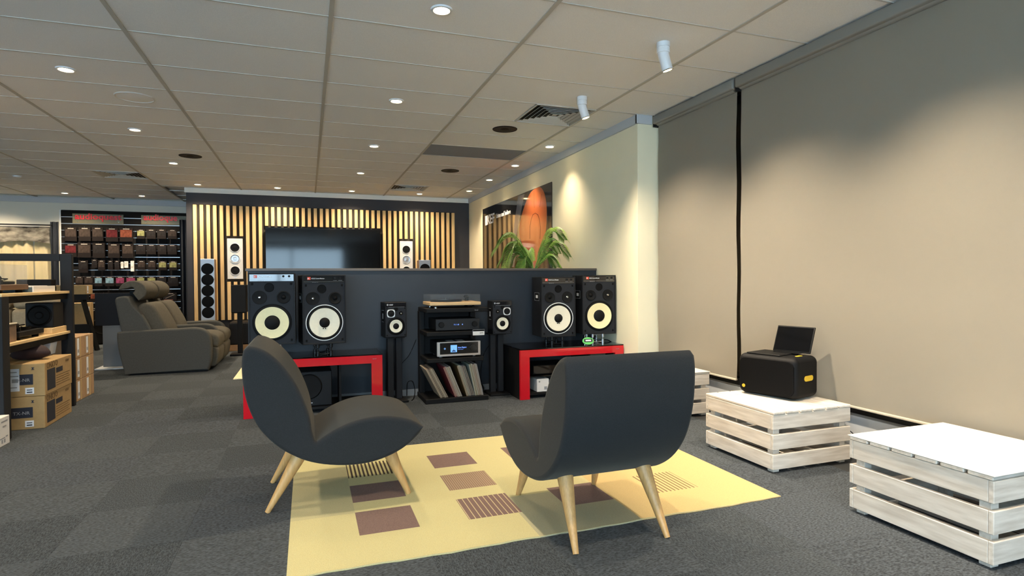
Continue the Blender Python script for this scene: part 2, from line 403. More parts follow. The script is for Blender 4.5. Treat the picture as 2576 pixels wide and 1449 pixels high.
# in-ceiling loudspeakers, vents, sensor
def cspk(x, y, label, mat, rim):
    t = thing('ceiling_speaker', label, 'ceiling speaker', (x, y, CEIL), 0, 'round ceiling speakers')
    lat('rim', rim, t, [(.118, -.003), (.12, -.007), (.128, -.006), (.13, 0)], 36, cap=False)
    lat('grille', mat, t, [(0, -.002), (.06, -.002), (.075, -.0045), (.118, -.003), (.118, 0)], 36)
    lat('driver', rubber if mat is vent_dark else mat, t, [(0, -.0065), (.03, -.006), (.045, -.003)], 24)
cspk(1.955, 5.72, 'round black ceiling speaker beside the square air diffuser', vent_dark, black)
cspk(1.95, 8.15, 'round black ceiling speaker beyond the grey ceiling panel', vent_dark, black)
cspk(-1.36, 8.16, 'round black ceiling speaker over the recliner', vent_dark, black)
def wcover(x, y):
    t = thing('ceiling_cover', 'faint white round cover flush with the ceiling, between two downlights', 'ceiling cover', (x, y, CEIL))
    lat('plate', ceil_tile, t, [(0, -.004), (.125, -.004), (.135, -.002), (.136, 0)], 40)
    lat('raised_rim', tee_cross, t, [(.136, 0), (.14, -.007), (.145, -.007), (.15, 0)], 40, cap=False)
wcover(-1.36, 5.7)
def diffuser(x, y, label):
    t = thing('air_diffuser', label, 'air vent', (x, y, CEIL), 0, 'square four-way air diffusers')
    box('duct', vent_dark, t, -.27, .27, -.27, .27, .012, .02)
    for k in range(6):
        a, z = .292-.045*k, -.006
        bm = bmesh.new()
        w = .016
        o = [(-a, -a), (a, -a), (a, a), (-a, a)]
        outer = [bm.verts.new((p[0], p[1], z)) for p in o]
        inner = [bm.verts.new((p[0]*(a-w)/a, p[1]*(a-w)/a, z+.016)) for p in o]
        ou2 = [bm.verts.new((p[0], p[1], z+.003)) for p in o]
        for i in range(4):
            j = (i+1) % 4
            bm.faces.new((outer[i], outer[j], inner[j], inner[i])); bm.faces.new((outer[i], outer[j], ou2[j], ou2[i]))
        fin(bm, 'louvre', vent_white, t)
    bm = bmesh.new(); a = .022; v = [bm.verts.new(p) for p in ((-a, -a, .006), (a, -a, .006), (a, a, .006), (-a, a, .006))]; bm.faces.new(v); fin(bm, 'centre_plate', vent_white, t)
    fr = bmesh.new()
    for s in (-1, 1):
        bx(fr, -.3, .3, s*.294-.006, s*.294+.006, -.008, .006); bx(fr, s*.294-.006, s*.294+.006, -.29, .29, -.008, .006)
    fin(fr, 'frame', vent_white, t)
diffuser(2.248, 5.104, 'white square air diffuser with dark slots beside a ceiling spotlight')
diffuser(1.648, 9.904, 'distant square air diffuser near the television wall')
diffuser(-2.552, 9.904+.0, 'dim square air diffuser on the far left of the ceiling')
t = thing('ceiling_sensor', 'small white sensor dot on the far left ceiling', 'sensor', (-4.0, 10.44, CEIL))
lat('housing', lamp_white, t, [(.05, 0), (.048, -.02), (.03, -.03), (0, -.031)], 24)
lat('collar', lamp_white, t, [(.05, -.001), (.058, -.004), (.06, 0)], 24)
# ================================================================ BLINDS
def blind(y0, y1, label):
    t = thing('roller_blind', label, 'blind', (XBL, (y0+y1)/2, 0), 0, 'roller blinds on the window side')
    h = (y1-y0)/2
    bm = bmesh.new(); n = 16                                   # fabric with a very slight belly
    rows = []
    for k in range(n+1):
        z = .335+(2.60-.335)*k/n
        x = .004*math.sin(k*1.3)
        rows.append([bm.verts.new((x+.003*math.sin(j*1.9+k*.4), -h+2*h*j/8, z)) for j in range(9)])
    for a, b in zip(rows, rows[1:]):
        for j in range(8): bm.faces.new((a[j], a[j+1], b[j+1], b[j]))
    bmesh.ops.solidify(bm, geom=list(bm.faces), thickness=.002)
    fin(bm, 'fabric', blind_m, t, smooth=60)
    box('bottom_rail', blind_m, t, -.012, .008, -h, h, .322, .337, .004, 2)
    lat('roller_tube', blind_tube, t, [(.038, -h+.01), (.038, h-.01)], 20, 'y', (.0, 0, 2.638), cap=True)
    box('cassette', blind_tube, t, -.062, .05, -h-.022, h+.0, 2.612, 2.69, .012, 3)
    box('bracket', dark_frame, t, -.05, .05, h+.0005, h+.012, 2.59, 2.69)
blind(3.718, 4.80, 'narrower greige roller blind between the white wall end and the dark gap')
blind(.6, 3.672, 'wide greige roller blind filling the right side behind the white crates')
# ================================================================ TV WALL
sp = thing('slat_panel', 'wall panel of upright pale oak slats on dark felt around the television', 'slat panel', (0, YT, 0))
box('felt_backing', slat_back, sp, -1.80, 2.68, -.02, -.002, .46, 2.425)
def slat(k, z0, z1):
    x = -1.765+.1005*k
    key = ('slat', round(z1-z0, 3))
    if key not in tile_cache:
        b = bx(bmesh.new(), -.027, .027, -.062, -.0205, 0, z1-z0, .003); me = bpy.data.meshes.new('slat'); b.to_mesh(me); b.free(); me.materials.append(slat_oak); tile_cache[key] = me
    link(tile_cache[key], 'slat', sp, (x, 0, z0))
for k in range(45):
    if 11 <= k <= 30: slat(k, 2.085, 2.415); slat(k, .47, .84)
    elif 5 <= k <= 7 or 34 <= k <= 36: slat(k, 1.90, 2.415); slat(k, .47, 1.12)
    else: slat(k, .47, 2.415)
tv = thing('television', 'large wall television with glossy dark screen on the slat wall', 'television', (.296, YT-.03, 1.5))
box('casing', black, tv, -.98, .98, -.07, -.03, -.565, .555, .006)
box('screen', screen_m, tv, -.97, .97, -.073, -.07, -.553, .548)
box('bezel', black_gloss, tv, -.978, .978, -.078, -.07, .546, .555); box('bezel', black_gloss, tv, -.978, .978, -.078, -.07, -.565, -.552)
box('wall_mount', black, tv, -.3, .3, -.03, .006, -.2, .2)
tv['label'] = 'large wall television with glossy dark screen on the slat wall'
def inwall(x, label):
    t = thing('wall_speaker', label, 'speaker', (x, YT-.02, 1.512), 0, 'white in-wall speakers')
    box('panel', white_card, t, -.12, .12, -.045, -.001, -.345, .345, .004)
    for dz, mt in ((.19, cone_black), (0, alu), (-.2, cone_black)):
        lat('driver', mt, t, [(0, -.052), (.012, -.053), (.03, -.048), (.062, -.0475), (.068, -.05), (.07, -.0455)], 28, 'y', (0, 0, dz))
        lat('driver_rim', white_ring, t, [(.07, -.0455), (.072, -.052), (.08, -.051), (.082, -.0455)], 28, 'y', (0, 0, dz))
    fin(extr(bmesh.new(), [(-.012, -.33), (.012, -.33), (0, -.308)], -.047, -.0452), 'badge', alu, t)
inwall(-1.163, 'white in-wall speaker with three drivers left of the television')
inwall(1.752, 'white in-wall speaker with drivers right of the television')
def tower(x, y, rz, label):
    t = thing('tower_speaker', label, 'speaker', (x, y, 0), rz, 'silver-fronted tower speakers')
    box('cabinet', M('walnut_side', (120, 88, 60), .5, var=(16, .15), stretch=(6, 6, .4)), t, -.1, .1, .018, .34, .03, 1.49, .004)
    box('front_panel', silver_front, t, -.1, .1, 0, .018, .03, 1.49, .003)
    box('plinth', black, t, -.14, .14, -.02, .36, 0, .03, .004)
    for k in range(5):
        lat('driver_grille', rubber, t, [(0, -.006), (.07, -.005), (.09, -.001), (.09, .001)], 32, 'y', (0, 0, 1.33-.175*k))
tower(-1.51, 10.36, .05, 'tall silver-fronted tower speaker with black round drivers behind the recliner')
tower(2.0, 10.36, -.05, 'silver-fronted tower speaker whose top shows above the dark half wall')
# bookshelf speaker on a stand in front of the low cabinet
t = thing('speaker_stand', 'black speaker stand behind the left end of the half wall', 'speaker stand', (-.985, 9.75, 0))
box('base', black, t, -.13, .13, -.15, .15, 0.0, .03, .004); box('post', black, t, -.035, .035, -.03, .03, .03, .645, .003); box('top_plate', black, t, -.09, .09, -.1, .1, .645, .655)
t = thing('bookshelf_speaker', 'plain black bookshelf speaker on a stand behind the half wall', 'speaker', (-.985, 9.75, .655))
box('cabinet', rubber, t, -.105, .105, -.14, .14, 0, .42, .005); box('grille', black, t, -.1, .1, -.152, -.14, .006, .414, .003)
# low media cabinet
t = thing('media_cabinet', 'long low black media cabinet under the oak slats', 'cabinet', (.4, 10.65, 0))
box('plinth', M('cabinet_wood', (150, 118, 84), .5, var=(10, .1)), t, -1.62, 1.38, -.36, .27, 0.0, .1, .004)
box('body', black, t, -1.6, 1.37, -.34, .27, .1, .46, .004)
for k in range(4): box('door', black_soft, t, -1.59+.74*k, -.86+.74*k, -.352, -.34, .115, .445, .003)
# ================================================================ CREAM WALL POSTER
PX = XR-.012
def pw(u, v): q = P(u, v, 'x', PX); return (q.y, q.z)
y_far, z_tl = pw(1214, 525); y_near, z_tr = pw(1387, 460)
zt = (z_tl+z_tr)/2; zb = .95
t = thing('wall_poster', 'large glossy dark poster with an orange upright shape on the cream wall', 'poster', (PX, (y_far+y_near)/2, zb))
ym = (y_far+y_near)/2; hy = abs(y_far-y_near)/2; ph = zt-zb
gl_dark = M('poster_gloss_dark', (26, 24, 23), .06, coat=.8)
box('board', gl_dark, t, 0, .012, -hy, hy, 0, ph)
def poster_poly(pts, mat, name, off):
    q = [pw(1205+a/6.297, 450+b/6.297) for a, b in pts]
    bm = bmesh.new(); extr(bm, [(y-ym, max(.004, min(ph-.004, z-zb))) for y, z in q], -off, 0, 'x'); return fin(bm, name, mat, t)
poster_poly([(800, 200), (960, 130), (1150, 60), (1150, 1400), (940, 1400), (600, 1400), (620, 260)], M('poster_dusk', (58, 50, 52), .08, coat=.8, var=(5, .5), stretch=(1, 2, 1), rgb2=(30, 26, 30)), 'print_backdrop', .0006)
poster_poly([(622, 268), (722, 236), (600, 860), (560, 1400), (500, 1400), (542, 840)], M('poster_silver', (128, 128, 134), .1, coat=.8, var=(9, .3), stretch=(1, 8, .3)), 'print_column', .0012)
orange_pts = [(v.x, v.y) for v in crom([(965, 128, 0), (895, 150, 0), (820, 215, 0), (760, 330, 0), (700, 500, 0), (655, 680, 0), (640, 860, 0), (690, 1040, 0), (800, 1230, 0), (860, 1400, 0), (950, 1400, 0), (1000, 1150, 0), (1045, 950, 0), (1068, 720, 0), (1074, 500, 0), (1060, 330, 0), (1025, 200, 0)], 4, True)]
poster_poly(orange_pts, M('poster_orange', (206, 112, 64), .1, coat=.8, var=(1.2, .12)), 'print_shape', .0018)
dkl = M('poster_dark_line', (110, 58, 36), .2)
arch = [(805, 950), (806, 760), (826, 640), (852, 565), (895, 538), (938, 565), (962, 640), (978, 760), (972, 950), (966, 950), (972, 760), (956, 645), (932, 573), (895, 547), (857, 573), (832, 646), (812, 760), (811, 950)]
poster_poly(arch, dkl, 'print_line', .0022)
poster_poly([(869, 190), (873, 190), (880, 460), (876, 460)], dkl, 'print_line', .0022); poster_poly([(991, 240), (995, 240), (967, 450), (963, 450)], dkl, 'print_line', .0022)
ya, za = pw(1205+100/6.297, 450+740/6.297); yb2, zb2 = pw(1205+130/6.297, 450+580/6.297)
hk = zb2-za
box('logo_block', print_white, t, -.002, 0, yb2-ym, ya-ym, za-zb, zb2-zb)
yk, zk = pw(1205+130/6.297, 450+735/6.297)
# lettering on the wall that faces -x: reading direction runs towards -y
text('KEF', hk*1.36, print_white, t, (-.0012, yk-ym, za-zb+.01), FACE_NX, bold=.004, sx=1.15)
yk, zk = pw(1205+275/6.297, 450+640/6.297)
text('Listen and believe', .1, print_white, t, (-.0012, yk-ym, zk-zb+.02), FACE_NX, bold=.003, sx=1.0)
# ================================================================ BACK LEFT: SLATWALL DISPLAY
YS = YB-.03
def sw(u, v, y=YS): q = P(u, v, 'y', y); return (q.x, q.z)
x0s, ztop = sw(152, 531); x1s = XT-.02
t = thing('slatwall_display', 'black slatwall with silver grooves carrying hanging packs', 'slatwall', ((x0s+x1s)/2, YS, 0))
hwid = (x1s-x0s)/2
box('backing', black, t, -hwid, hwid, 0, .028, .02, 2.47)
pit = .1235
for k in range(20):
    za = 2.465-pit*(k+1)
    box('slat', M('slatwall_black', (18, 16, 16), .75, spec=.2), t, -hwid+.01, hwid, -.014, 0, za+.008, za+pit-.006, .002)
    box('groove_strip', alu, t, -hwid+.01, hwid, -.006, 0, za-.005, za+.0075)
box('edge_trim', white_ring, t, -hwid-.012, -hwid+.01, -.02, .028, .02, 2.47)
sign_m = M('sign_frosted_acrylic', (140, 136, 112), .25, alpha=.55)
red_letter = M('sign_red_letters', (214, 22, 44), .4)
for (ua, va), (ub, vb), lab, off in (((182, 537), (311, 565), 'left', 0), ((355, 541), (484, 567), 'right', 0)):
    xa, zt_ = sw(ua, va, YS-.03); xb, zb_ = sw(ub, vb, YS-.03)
    xb = min(xb, XT-.035) if lab == 'right' else xb
    s = thing('brand_sign', 'frosted sign plate with red lowercase letters, %s one on the slatwall' % lab, 'sign', ((xa+xb)/2, YS-.03, zb_), 0, 'red lettered signs')
    w = (xb-xa)/2
    box('plate', sign_m, s, -w, w, -.004, .004, 0, zt_-zb_, .003)
    body = 'audioquest' if lab == 'left' else 'audioque'
    text(body, .155, red_letter, s, (-w+.04, -.0055, .085), FRONT, bold=.004, sx=1.08 if lab == 'left' else 1.0, ext=.006)
    for dx in (-w+.08, w-.08): lat('standoff', chrome, s, [(.008, -.006), (.008, .0155)], 12, 'y', (dx, 0, .04), cap=True)
# packs hanging in rows: pixel rectangles in a 7.245x crop at (150,520)
K = (54, 45, 40); Rr = (82, 27, 30); Or = (108, 58, 42); G = (128, 128, 84); Wt = (222, 220, 210); Bl = (110, 140, 156); Pu = (124, 54, 84); Dk = (31, 28, 28)
rows = [
 [(90, 318, 375, 640, K), (345, 575, 375, 640, K), (590, 800, 375, 640, K), (840, 1070, 385, 650, Rr), (1090, 1340, 385, 650, Or), (1405, 1560, 415, 598, G), (1585, 1755, 415, 600, Dk), (1775, 1945, 415, 600, Dk), (1970, 2140, 420, 602, K)],
 [(90, 318, 675, 930, Rr), (325, 575, 660, 940, K), (600, 830, 662, 945, Dk), (880, 1100, 675, 945, K), (1135, 1350, 680, 948, K), (1390, 1570, 690, 880, Dk), (1590, 1760, 692, 882, Dk), (1785, 1950, 694, 884, Dk), (1965, 2140, 694, 884, Dk)],
 [(345, 520, 985, 1215, Dk), (585, 690, 965, 1125, Dk), (700, 830, 980, 1170, K), (880, 975, 985, 1165, Dk), (1000, 1095, 985, 1165, Dk), (1115, 1165, 1008, 1135, Wt), (1180, 1250, 1000, 1125, Wt), (1295, 1360, 992, 1190, Wt), (1420, 1565, 985, 1165, K), (1610, 1755, 985, 1165, K), (1800, 1955, 995, 1170, G), (1995, 2145, 995, 1170, G)],
 [(290, 435, 1275, 1455, K), (450, 615, 1275, 1455, K), (635, 785, 1275, 1460, Bl), (830, 1000, 1275, 1460, Bl), (1020, 1190, 1275, 1460, Pu), (1210, 1390, 1275, 1460, Pu), (1405, 1560, 1275, 1460, G), (1595, 1760, 1275, 1460, G), (1775, 1950, 1275, 1460, Dk), (1975, 2165, 1275, 1460, Dk)],
 [(560, 690, 1575, 1735, Or), (720, 890, 1575, 1735, Dk), (1010, 1180, 1575, 1735, Dk), (1700, 1870, 1575, 1735, Dk), (1880, 2140, 1575, 1735, Dk)],
 [(560, 690, 1850, 2000, Dk), (1880, 2140, 1850, 2000, Dk)],
]
rown = ['top', 'second', 'third', 'fourth', 'fifth', 'sixth']
cname = {K: 'brown', Rr: 'dark red', Or: 'orange brown', G: 'pale green', Wt: 'slim white', Bl: 'pale blue', Pu: 'purple', Dk: 'black'}
pm = {}
for ri, row in enumerate(rows):
    for ci, (xa, xb, ya, yb, c) in enumerate(row):
        ya -= 4; yb -= 10
        a = sw(150+xa/7.245, 520+ya/7.245, YS-.09); b = sw(150+xb/7.245, 520+yb/7.245, YS-.09)
        w, h = abs(b[0]-a[0])/2, a[1]-b[1]
        o = thing('cable_pack', '%s cable pack, %s from the left in the %s row of the slatwall' % (cname[c], ORD[ci], rown[ri]), 'package', ((a[0]+b[0])/2, YS-.09, b[1]), 0, 'packs hanging on the slatwall')
        if b[0] > XT-.03: o.location.x = XT-.03-w
        dk = (27, 22, 21)
        box('pack_body', M('pack_dark', dk, .6, spec=.12) if c not in (Wt,) else white_card, o, -w, w, -.014, .014, 0, h, .003)
        pmn = M('pack_%d_%d_%d' % c, c, .6, spec=.15, var=(26, .45), stretch=(1, 1, .6))
        box('pack_print', pmn, o, -w*.86, w*.86, -.0155, -.014, h*.32, h*.84)
        box('pack_title', M('pack_title_grey', (176, 166, 156), .5), o, -w*.45, w*.5, -.0157, -.014, h*.88, h*.93)
        if w > .11:
            box('pack_caption', M('pack_caption_red', (134, 70, 66), .5), o, -w*.8, w*.45, -.0157, -.014, h*.17, h*.24)
            fin(extr(bmesh.new(), [(-w*.7, h*.36), (-w*.55, h*.36), (w*.75, h*.8), (w*.6, h*.8)], -.017, -.0154), 'pack_cable_picture', M('pack_cable_grey', (150, 138, 124), .4), o)
        tb('hook', chrome, o, [(0, .07, h*.99), (0, -.0, h*.985), (0, -.02, h*1.0)], .003, 6)
# window with cream curtains, printed pelmet, rod and two dark drapes
YC = YB-.06
w3 = struct(box('window_3', trim_grey, None, XL+.4, -4.62, YB-.012, YB-.002, .9, 2.2))
box('window_pane', M('pane_blind_white', (206, 206, 200), .3), w3, XL+.45, -4.67, YB-.016, YB-.012, .95, 2.15)
def drape(name, label, x0, x1, y, z0, z1, mat, amp, wl, cat='curtain', group=None, wav=None):
    bm = bmesh.new(); n = max(8, int((x1-x0)/wl*10)); vs = []
    for k in range(n+1):
        x = x0+(x1-x0)*k/n; ph = 2*PI*(x-x0)/wl
        vs.append([bm.verts.new((x, y+amp*math.sin(ph)*(.7+.3*s)+.01*s*math.sin(ph*.37+1), z0+(z1-z0)*(1-s)+(0 if s < 1 or not wav else wav*math.sin(ph*.4)))) for s in (0, .33, .66, 1)])
    for a, b in zip(vs, vs[1:]):
        for j in range(3): bm.faces.new((a[j], a[j+1], b[j+1], b[j]))
    bmesh.ops.solidify(bm, geom=list(bm.faces), thickness=.003)
    return tag(fin(bm, name, mat, None, smooth=60), label, cat, group)
xd0 = P(128, 600, 'y', YC-.1).x; xd1 = P(150, 600, 'y', YC-.1).x
drape('dark_curtain', 'dark blue-grey curtain gathered left of the slatwall', xd0, xd1, YC-.12, .002, P(140, 558, 'y', YC-.12).z, curtain_dark, .03, .07, group='dark drapes')
xe0 = P(453, 600, 'y', YC-.1).x
drape('dark_curtain', 'dark blue-grey curtain gathered against the corner of the slat wall', xe0, XT-.06, YC-.14, .002, P(455, 553, 'y', YC-.12).z, curtain_dark, .03, .07, group='dark drapes')
zr = P(60, 565, 'y', YC-.1).z
tb('curtain_rod', black, None, [(XL+.2, YC-.1, zr), (-4.35, YC-.1, zr)], .012)
tag(bpy.data.objects['curtain_rod'], 'thin dark curtain rod on the back left wall', 'curtain rod')
zp0 = P(60, 610, 'y', YC-.05).z
drape('pelmet', 'grey and cream printed pelmet above the cream curtains', XL+.2, xd0-.02, YC-.065, zp0, zr-.03, print_photo, .008, .5, 'pelmet', wav=.03)
xm = P(85, 600, 'y', YC).x
drape('cream_curtain', 'pleated cream curtain panel at the far left edge', XL+.25, xm-.02, YC, .002, zr-.1, curtain_cream, .025, .16, group='cream curtains')
drape('cream_curtain', 'cream curtain panel next to the dark blue-grey curtain', xm+.01, xd0-.02, YC, .002, zr-.1, curtain_cream, .022, .2, group='cream curtains')
# ================================================================ HALF-WALL HI-FI
def red_unit(x0, x1, yf, yb, ztop, label):
    t = thing('tv_bench', label, 'tv bench', ((x0+x1)/2, yf, 0), 0, 'red framed benches')
    h = (x1-x0)/2; d = yb-yf
    fr = bmesh.new(); extr(fr, [(-h, 0), (-h, ztop-.012), (h, ztop-.012), (h, 0), (h-.095, 0), (h-.095, ztop-.082), (-h+.095, ztop-.082), (-h+.095, 0)], 0, .03, 'y', .002, 1)
    fin(fr, 'front_frame', red_gloss, t)
    box('top_glass', glass_black, t, -h, h, .0, d, ztop-.0115, ztop, .002)
    box('side_panel', black, t, -h, -h+.02, .031, d, 0, ztop-.013); box('side_panel', black, t, h-.02, h, .031, d, 0, ztop-.013)
    box('bottom_shelf', black, t, -h+.021, h-.021, .04, d, .03, .05)
    if x0 > 1: box('middle_shelf', glass_black, t, -h+.021, h*.35, .06, d, .2, .208)
    box('divider', black, t, h*.35, h*.35+.018, .06, d-.05, .051, ztop-.013)
    text('Spectral', .010, print_grey, t, (h-.085, -.0012, ztop-.045), FRONT, 'maker_mark')
    return t
red_unit(-.51, .617, 5.2, 5.62, .487, 'red framed media bench behind the left armchair')
red_unit(1.872, 2.975, 5.075, 5.6, .48, 'red framed media bench behind the right armchair')
def monitor_spk(x, y, z, rz, mirror, ringed, label):
    t = thing('monitor_speaker', label, 'speaker', (x, y, z), rz, 'large cream-coned monitor speakers')
    s = -1 if mirror else 1
    w, h, d = .181, .597, .29
    cb = bmesh.new(); bx(cb, -w, w, .012, d, 0, h, .003)
    fin(cb, 'cabinet', black_soft, t)
    rim = bmesh.new()
    for a in ((-w, -w+.011, 0, h), (w-.011, w, 0, h), (-w+.011, w-.011, 0, .011), (-w+.011, w-.011, h-.011, h)): bx(rim, a[0], a[1], -.006, .012, a[2], a[3], .0015)
    fin(rim, 'cabinet_rim', black_soft, t)
    box('baffle', baffle_m, t, -w+.011, w-.011, 0.001, .012, .011, .53)
    pnl = box('control_panel', M('control_panel_gloss', (24, 23, 26), .07, coat=1), t, -w+.011, w-.011, -.001, .012, .53, h-.011)
    bd = box('badge', orange_badge, pnl, -.138, -.112, -.0025, -.001, .556, .580)
    text('JBL', .0115, print_white, pnl, (-.1365, -.0032, .5635), FRONT, bold=.0003)
    text('4312G Control Monitor', .0135, print_white, pnl, (-.106, -.0022, .5625), FRONT, bold=.0002, sx=.82)
    box('panel_line', print_grey, pnl, -w+.014, w-.014, -.0016, -.001, .5385, .5395)
    text('high frequency   mid', .006, print_grey, pnl, (-.1, -.002, .5325), FRONT)
    for k in (0, 1):
        lat('knob', black, pnl, [(0, -.012), (.008, -.012), (.0095, -.001)], 16, 'y', (.09+.045*k, 0, .57))
        box('knob_scale', print_grey, pnl, .074+.045*k, .106+.045*k, -.0018, -.001, .5485, .5505)
    # woofer
    wo = lat('woofer_frame', rubber, t, [(.128, -.006), (.131, -.001), (.152, -.001), (.156, .003)] if not ringed else [(.131, -.006), (.134, -.001), (.15, -.001), (.152, .003)], 48, 'y', (0, 0, .185))
    if ringed: lat('white_ring', white_ring, wo, [(.149, -.001), (.150, -.004), (.156, -.004), (.157, .002)], 48, 'y', (0, 0, .185))
    lat('surround', cone_black, wo, [(.126, .0), (.131, -.009), (.139, -.009), (.144, -.001)], 48, 'y', (0, 0, .185))
    rc = .126 if ringed else .133
    rd = .044 if ringed else .06
    lat('cone', cone_white if ringed else cone_cream, wo, [(rd-.004, .0005), (rd+.03, -.0035), (rc, -.0085), (rc+.002, -.003)], 48, 'y', (0, 0, .185))
    lat('dust_cap', cone_black, wo, [(0, -.02), (rd*.5, -.017), (rd*.85, -.008), (rd, -.001)], 32, 'y', (0, 0, .185))
    if ringed:
        for k in (-.012, .006): lat('screw', rubber, wo, [(0, -.009), (.005, -.008), (.005, -.002)], 8, 'y', (k, 0, .185-rd-.006))
    # tweeter, midrange, port
    tw = lat('tweeter', cone_black, t, [(.014, -.002), (.03, -.001), (.046, -.004), (.055, -.005), (.057, .001)], 32, 'y', (-.095*s, 0, .395))
    lat('tweeter_dome', chrome, tw, [(0, -.012), (.008, -.01), (.0135, -.003), (.0135, 0)], 20, 'y', (-.095*s, 0, .395))
    md = lat('midrange', cone_black, t, [(.02, -.001), (.036, -.003), (.046, -.008), (.052, -.007), (.054, .001)], 32, 'y', (.09*s, 0, .395))
    lat('midrange_cap', rubber, md, [(0, -.01), (.012, -.008), (.02, -.001)], 20, 'y', (.09*s, 0, .395))
    lat('port', rubber, t, [(0, .0005), (.034, .0), (.036, -.003), (.038, .001)], 32, 'y', (-.02*s if not mirror else .0, 0, .477))
    for sx in (-1, 1):
        for z2 in (.035, .508): box('grille_socket', rubber, t, sx*.15-.008, sx*.15+.008, -.004, .002, z2-.01, z2+.01, .002)
    pl2 = box('side_plate', rubber, t, -w-.0015, -w, .06, .2, .36, .44)
    for a in ((.06, .2, .36, .363), (.06, .2, .437, .44), (.06, .063, .363, .437), (.197, .2, .363, .437)): box('plate_outline', print_grey, pl2, -w-.0022, -w-.0015, *a)
    box('plate_mark', print_white, pl2, -w-.0022, -w-.0015, .1, .16, .385, .415)
    return t
def iso_stand(x, y, z0, z1, rz, mat, label):
    t = thing('isolation_stand', label, 'speaker stand', (x, y, z0), rz, 'isolation stands under monitors')
    hh = z1-z0
    for sy in (.02, .19):
        br = tb('arch_bar', mat, t, [(-.055, sy, hh-.016), (-.03, sy, hh-.009), (0, sy, hh-.007), (.03, sy, hh-.009), (.055, sy, hh-.016)], .0055, 8)
        tb('foot_bar', mat, t, [(-.055, sy, .016), (0, sy, .007), (.055, sy, .016)], .0055, 8)
    for sx in (-1, 1):
        for sy in (.02, .19):
            lat('post', mat, t, [(.014, 0), (.014, .036), (.006, .04), (.006, hh-.04), (.014, hh-.036), (.014, hh)], 16, 'z', (sx*.055, sy, 0))
    for sx in (-1, 1):
        tb('side_bar', mat, t, [(sx*.055, .02, .02), (sx*.055, .19, .02)], .005, 8)
black_iso = M('black_anodised', (28, 29, 31), .3, .4)
JB = [(-.281, 5.2, .605, 0.0, 0, 0, 'large black monitor speaker on the far left, cream cone without a white ring'),
      (.135, 5.25, .588, .13, 0, 1, 'large black monitor speaker with white-ringed cream cone, left of the hi-fi rack'),
      (2.352, 5.27, .56, -.06, 1, 1, 'large black monitor speaker with ringed cream cone over the right red bench'),
      (2.79, 5.24, .575, -.1, 1, 0, 'large black monitor speaker on silver feet nearest the cream wall')]
for k, (x, y, z, rz, mi, ri, lab) in enumerate(JB):
    zt0 = .487 if k < 2 else .48
    monitor_spk(x, y, z, rz, mi, ri, lab)
    iso_stand(x, y+.02, zt0, z, rz, alu if k in (0, 3) else black_iso, ['silver isolation stand under the leftmost monitor speaker', 'black isolation stand under the white-ringed speaker left of the rack', 'black isolation stand under the ringed speaker right of the rack', 'silver isolation stand beside the green oval sign'][k])
# small monitors and their stands
def small_spk(x, y, z, rz, mirror, label):
    t = thing('small_monitor_speaker', label, 'speaker', (x, y, z), rz, 'small cream-coned monitor speakers')
    s = -1 if mirror else 1; w, h, d = .1, .325, .19
    box('cabinet', black_soft, t, -w, w, 0, d, 0, h, .004)
    box('baffle', baffle_m, t, -w+.006, w-.006, -.002, 0.001, .006, h-.045)
    box('control_panel', M('control_panel_gloss', (24, 23, 26), .07, coat=1), t, -w+.006, w-.006, -.003, .001, h-.043, h-.006)
    box('badge', print_grey, t, -.085, -.07, -.0042, -.003, h-.03, h-.015)
    text('4305P', .017, print_white, t, (-.064, -.0038, h-.029), FRONT, sx=.9)
    box('panel_line', print_grey, t, -.07, .08, -.0036, -.002, h-.0445, h-.043)
    wo = lat('woofer_frame', rubber, t, [(.062, -.006), (.066, -.008), (.082, -.005), (.086, .001)], 40, 'y', (0, 0, .103))
    lat('cone', cone_white, wo, [(.026, -.002), (.058, -.0085), (.061, -.005)], 40, 'y', (0, 0, .103))
    lat('dust_cap', cone_black, wo, [(0, -.014), (.016, -.012), (.028, -.004)], 24, 'y', (0, 0, .103))
    hp = crom([(v[0], v[1], 0) for v in ((-.022, -.036), (.022, -.036), (.036, -.022), (.036, .022), (.022, .036), (-.022, .036), (-.036, .022), (-.036, -.022))], 2, True)
    hb = bmesh.new(); extr(hb, [(-.046*s+p.x, .222+p.y) for p in hp], -.006, -.001, 'y', .001, 1); hn = fin(hb, 'horn_frame', white_ring, t)
    lat('horn', cone_black, hn, [(0, -.011), (.008, -.009), (.02, -.0065), (.031, -.0075), (.032, -.006)], 28, 'y', (-.046*s, 0, .222))
    tw = lat('supertweeter', rubber, t, [(.008, -.004), (.018, -.006), (.02, .0)], 24, 'y', (.048*s, 0, .222))
    lat('supertweeter_dome', chrome, tw, [(0, -.008), (.006, -.007), (.008, -.003)], 16, 'y', (.048*s, 0, .222))
    lat('port', rubber, t, [(0, -.0025), (.018, -.0026), (.021, -.0015)], 24, 'y', (0, 0, .262))
    for sx in (-1, 1):
        for z2 in (.02, h-.057): box('grille_socket', rubber, t, sx*.083-.006, sx*.083+.006, -.004, 0, z2-.006, z2+.006)
    pl2 = box('side_plate', rubber, t, -w-.0012, -w, .05, .13, .14, .25)
    box('plate_outline', print_grey, pl2, -w-.0018, -w-.0012, .05, .13, .246, .25); box('plate_outline', print_grey, pl2, -w-.0018, -w-.0012, .05, .13, .14, .144)
    box('plate_mark', print_white, pl2, -w-.0018, -w-.0012, .08, .1, .17, .22)
def small_stand(x, y, rz, zt_, label):
    t = thing('speaker_stand', label, 'speaker stand', (x, y, 0), rz, 'black twin-column speaker stands')
    box('base', black, t, -.1, .1, -.06, .2, 0.0, .02, .003)
    for sx in (-1, 1): box('column', shelf_black, t, sx*.04-.028, sx*.04+.028, .05, .11, .02, zt_-.01, .004)
    box('top_plate', black, t, -.085, .085, .01, .17, zt_-.01, zt_, .002)
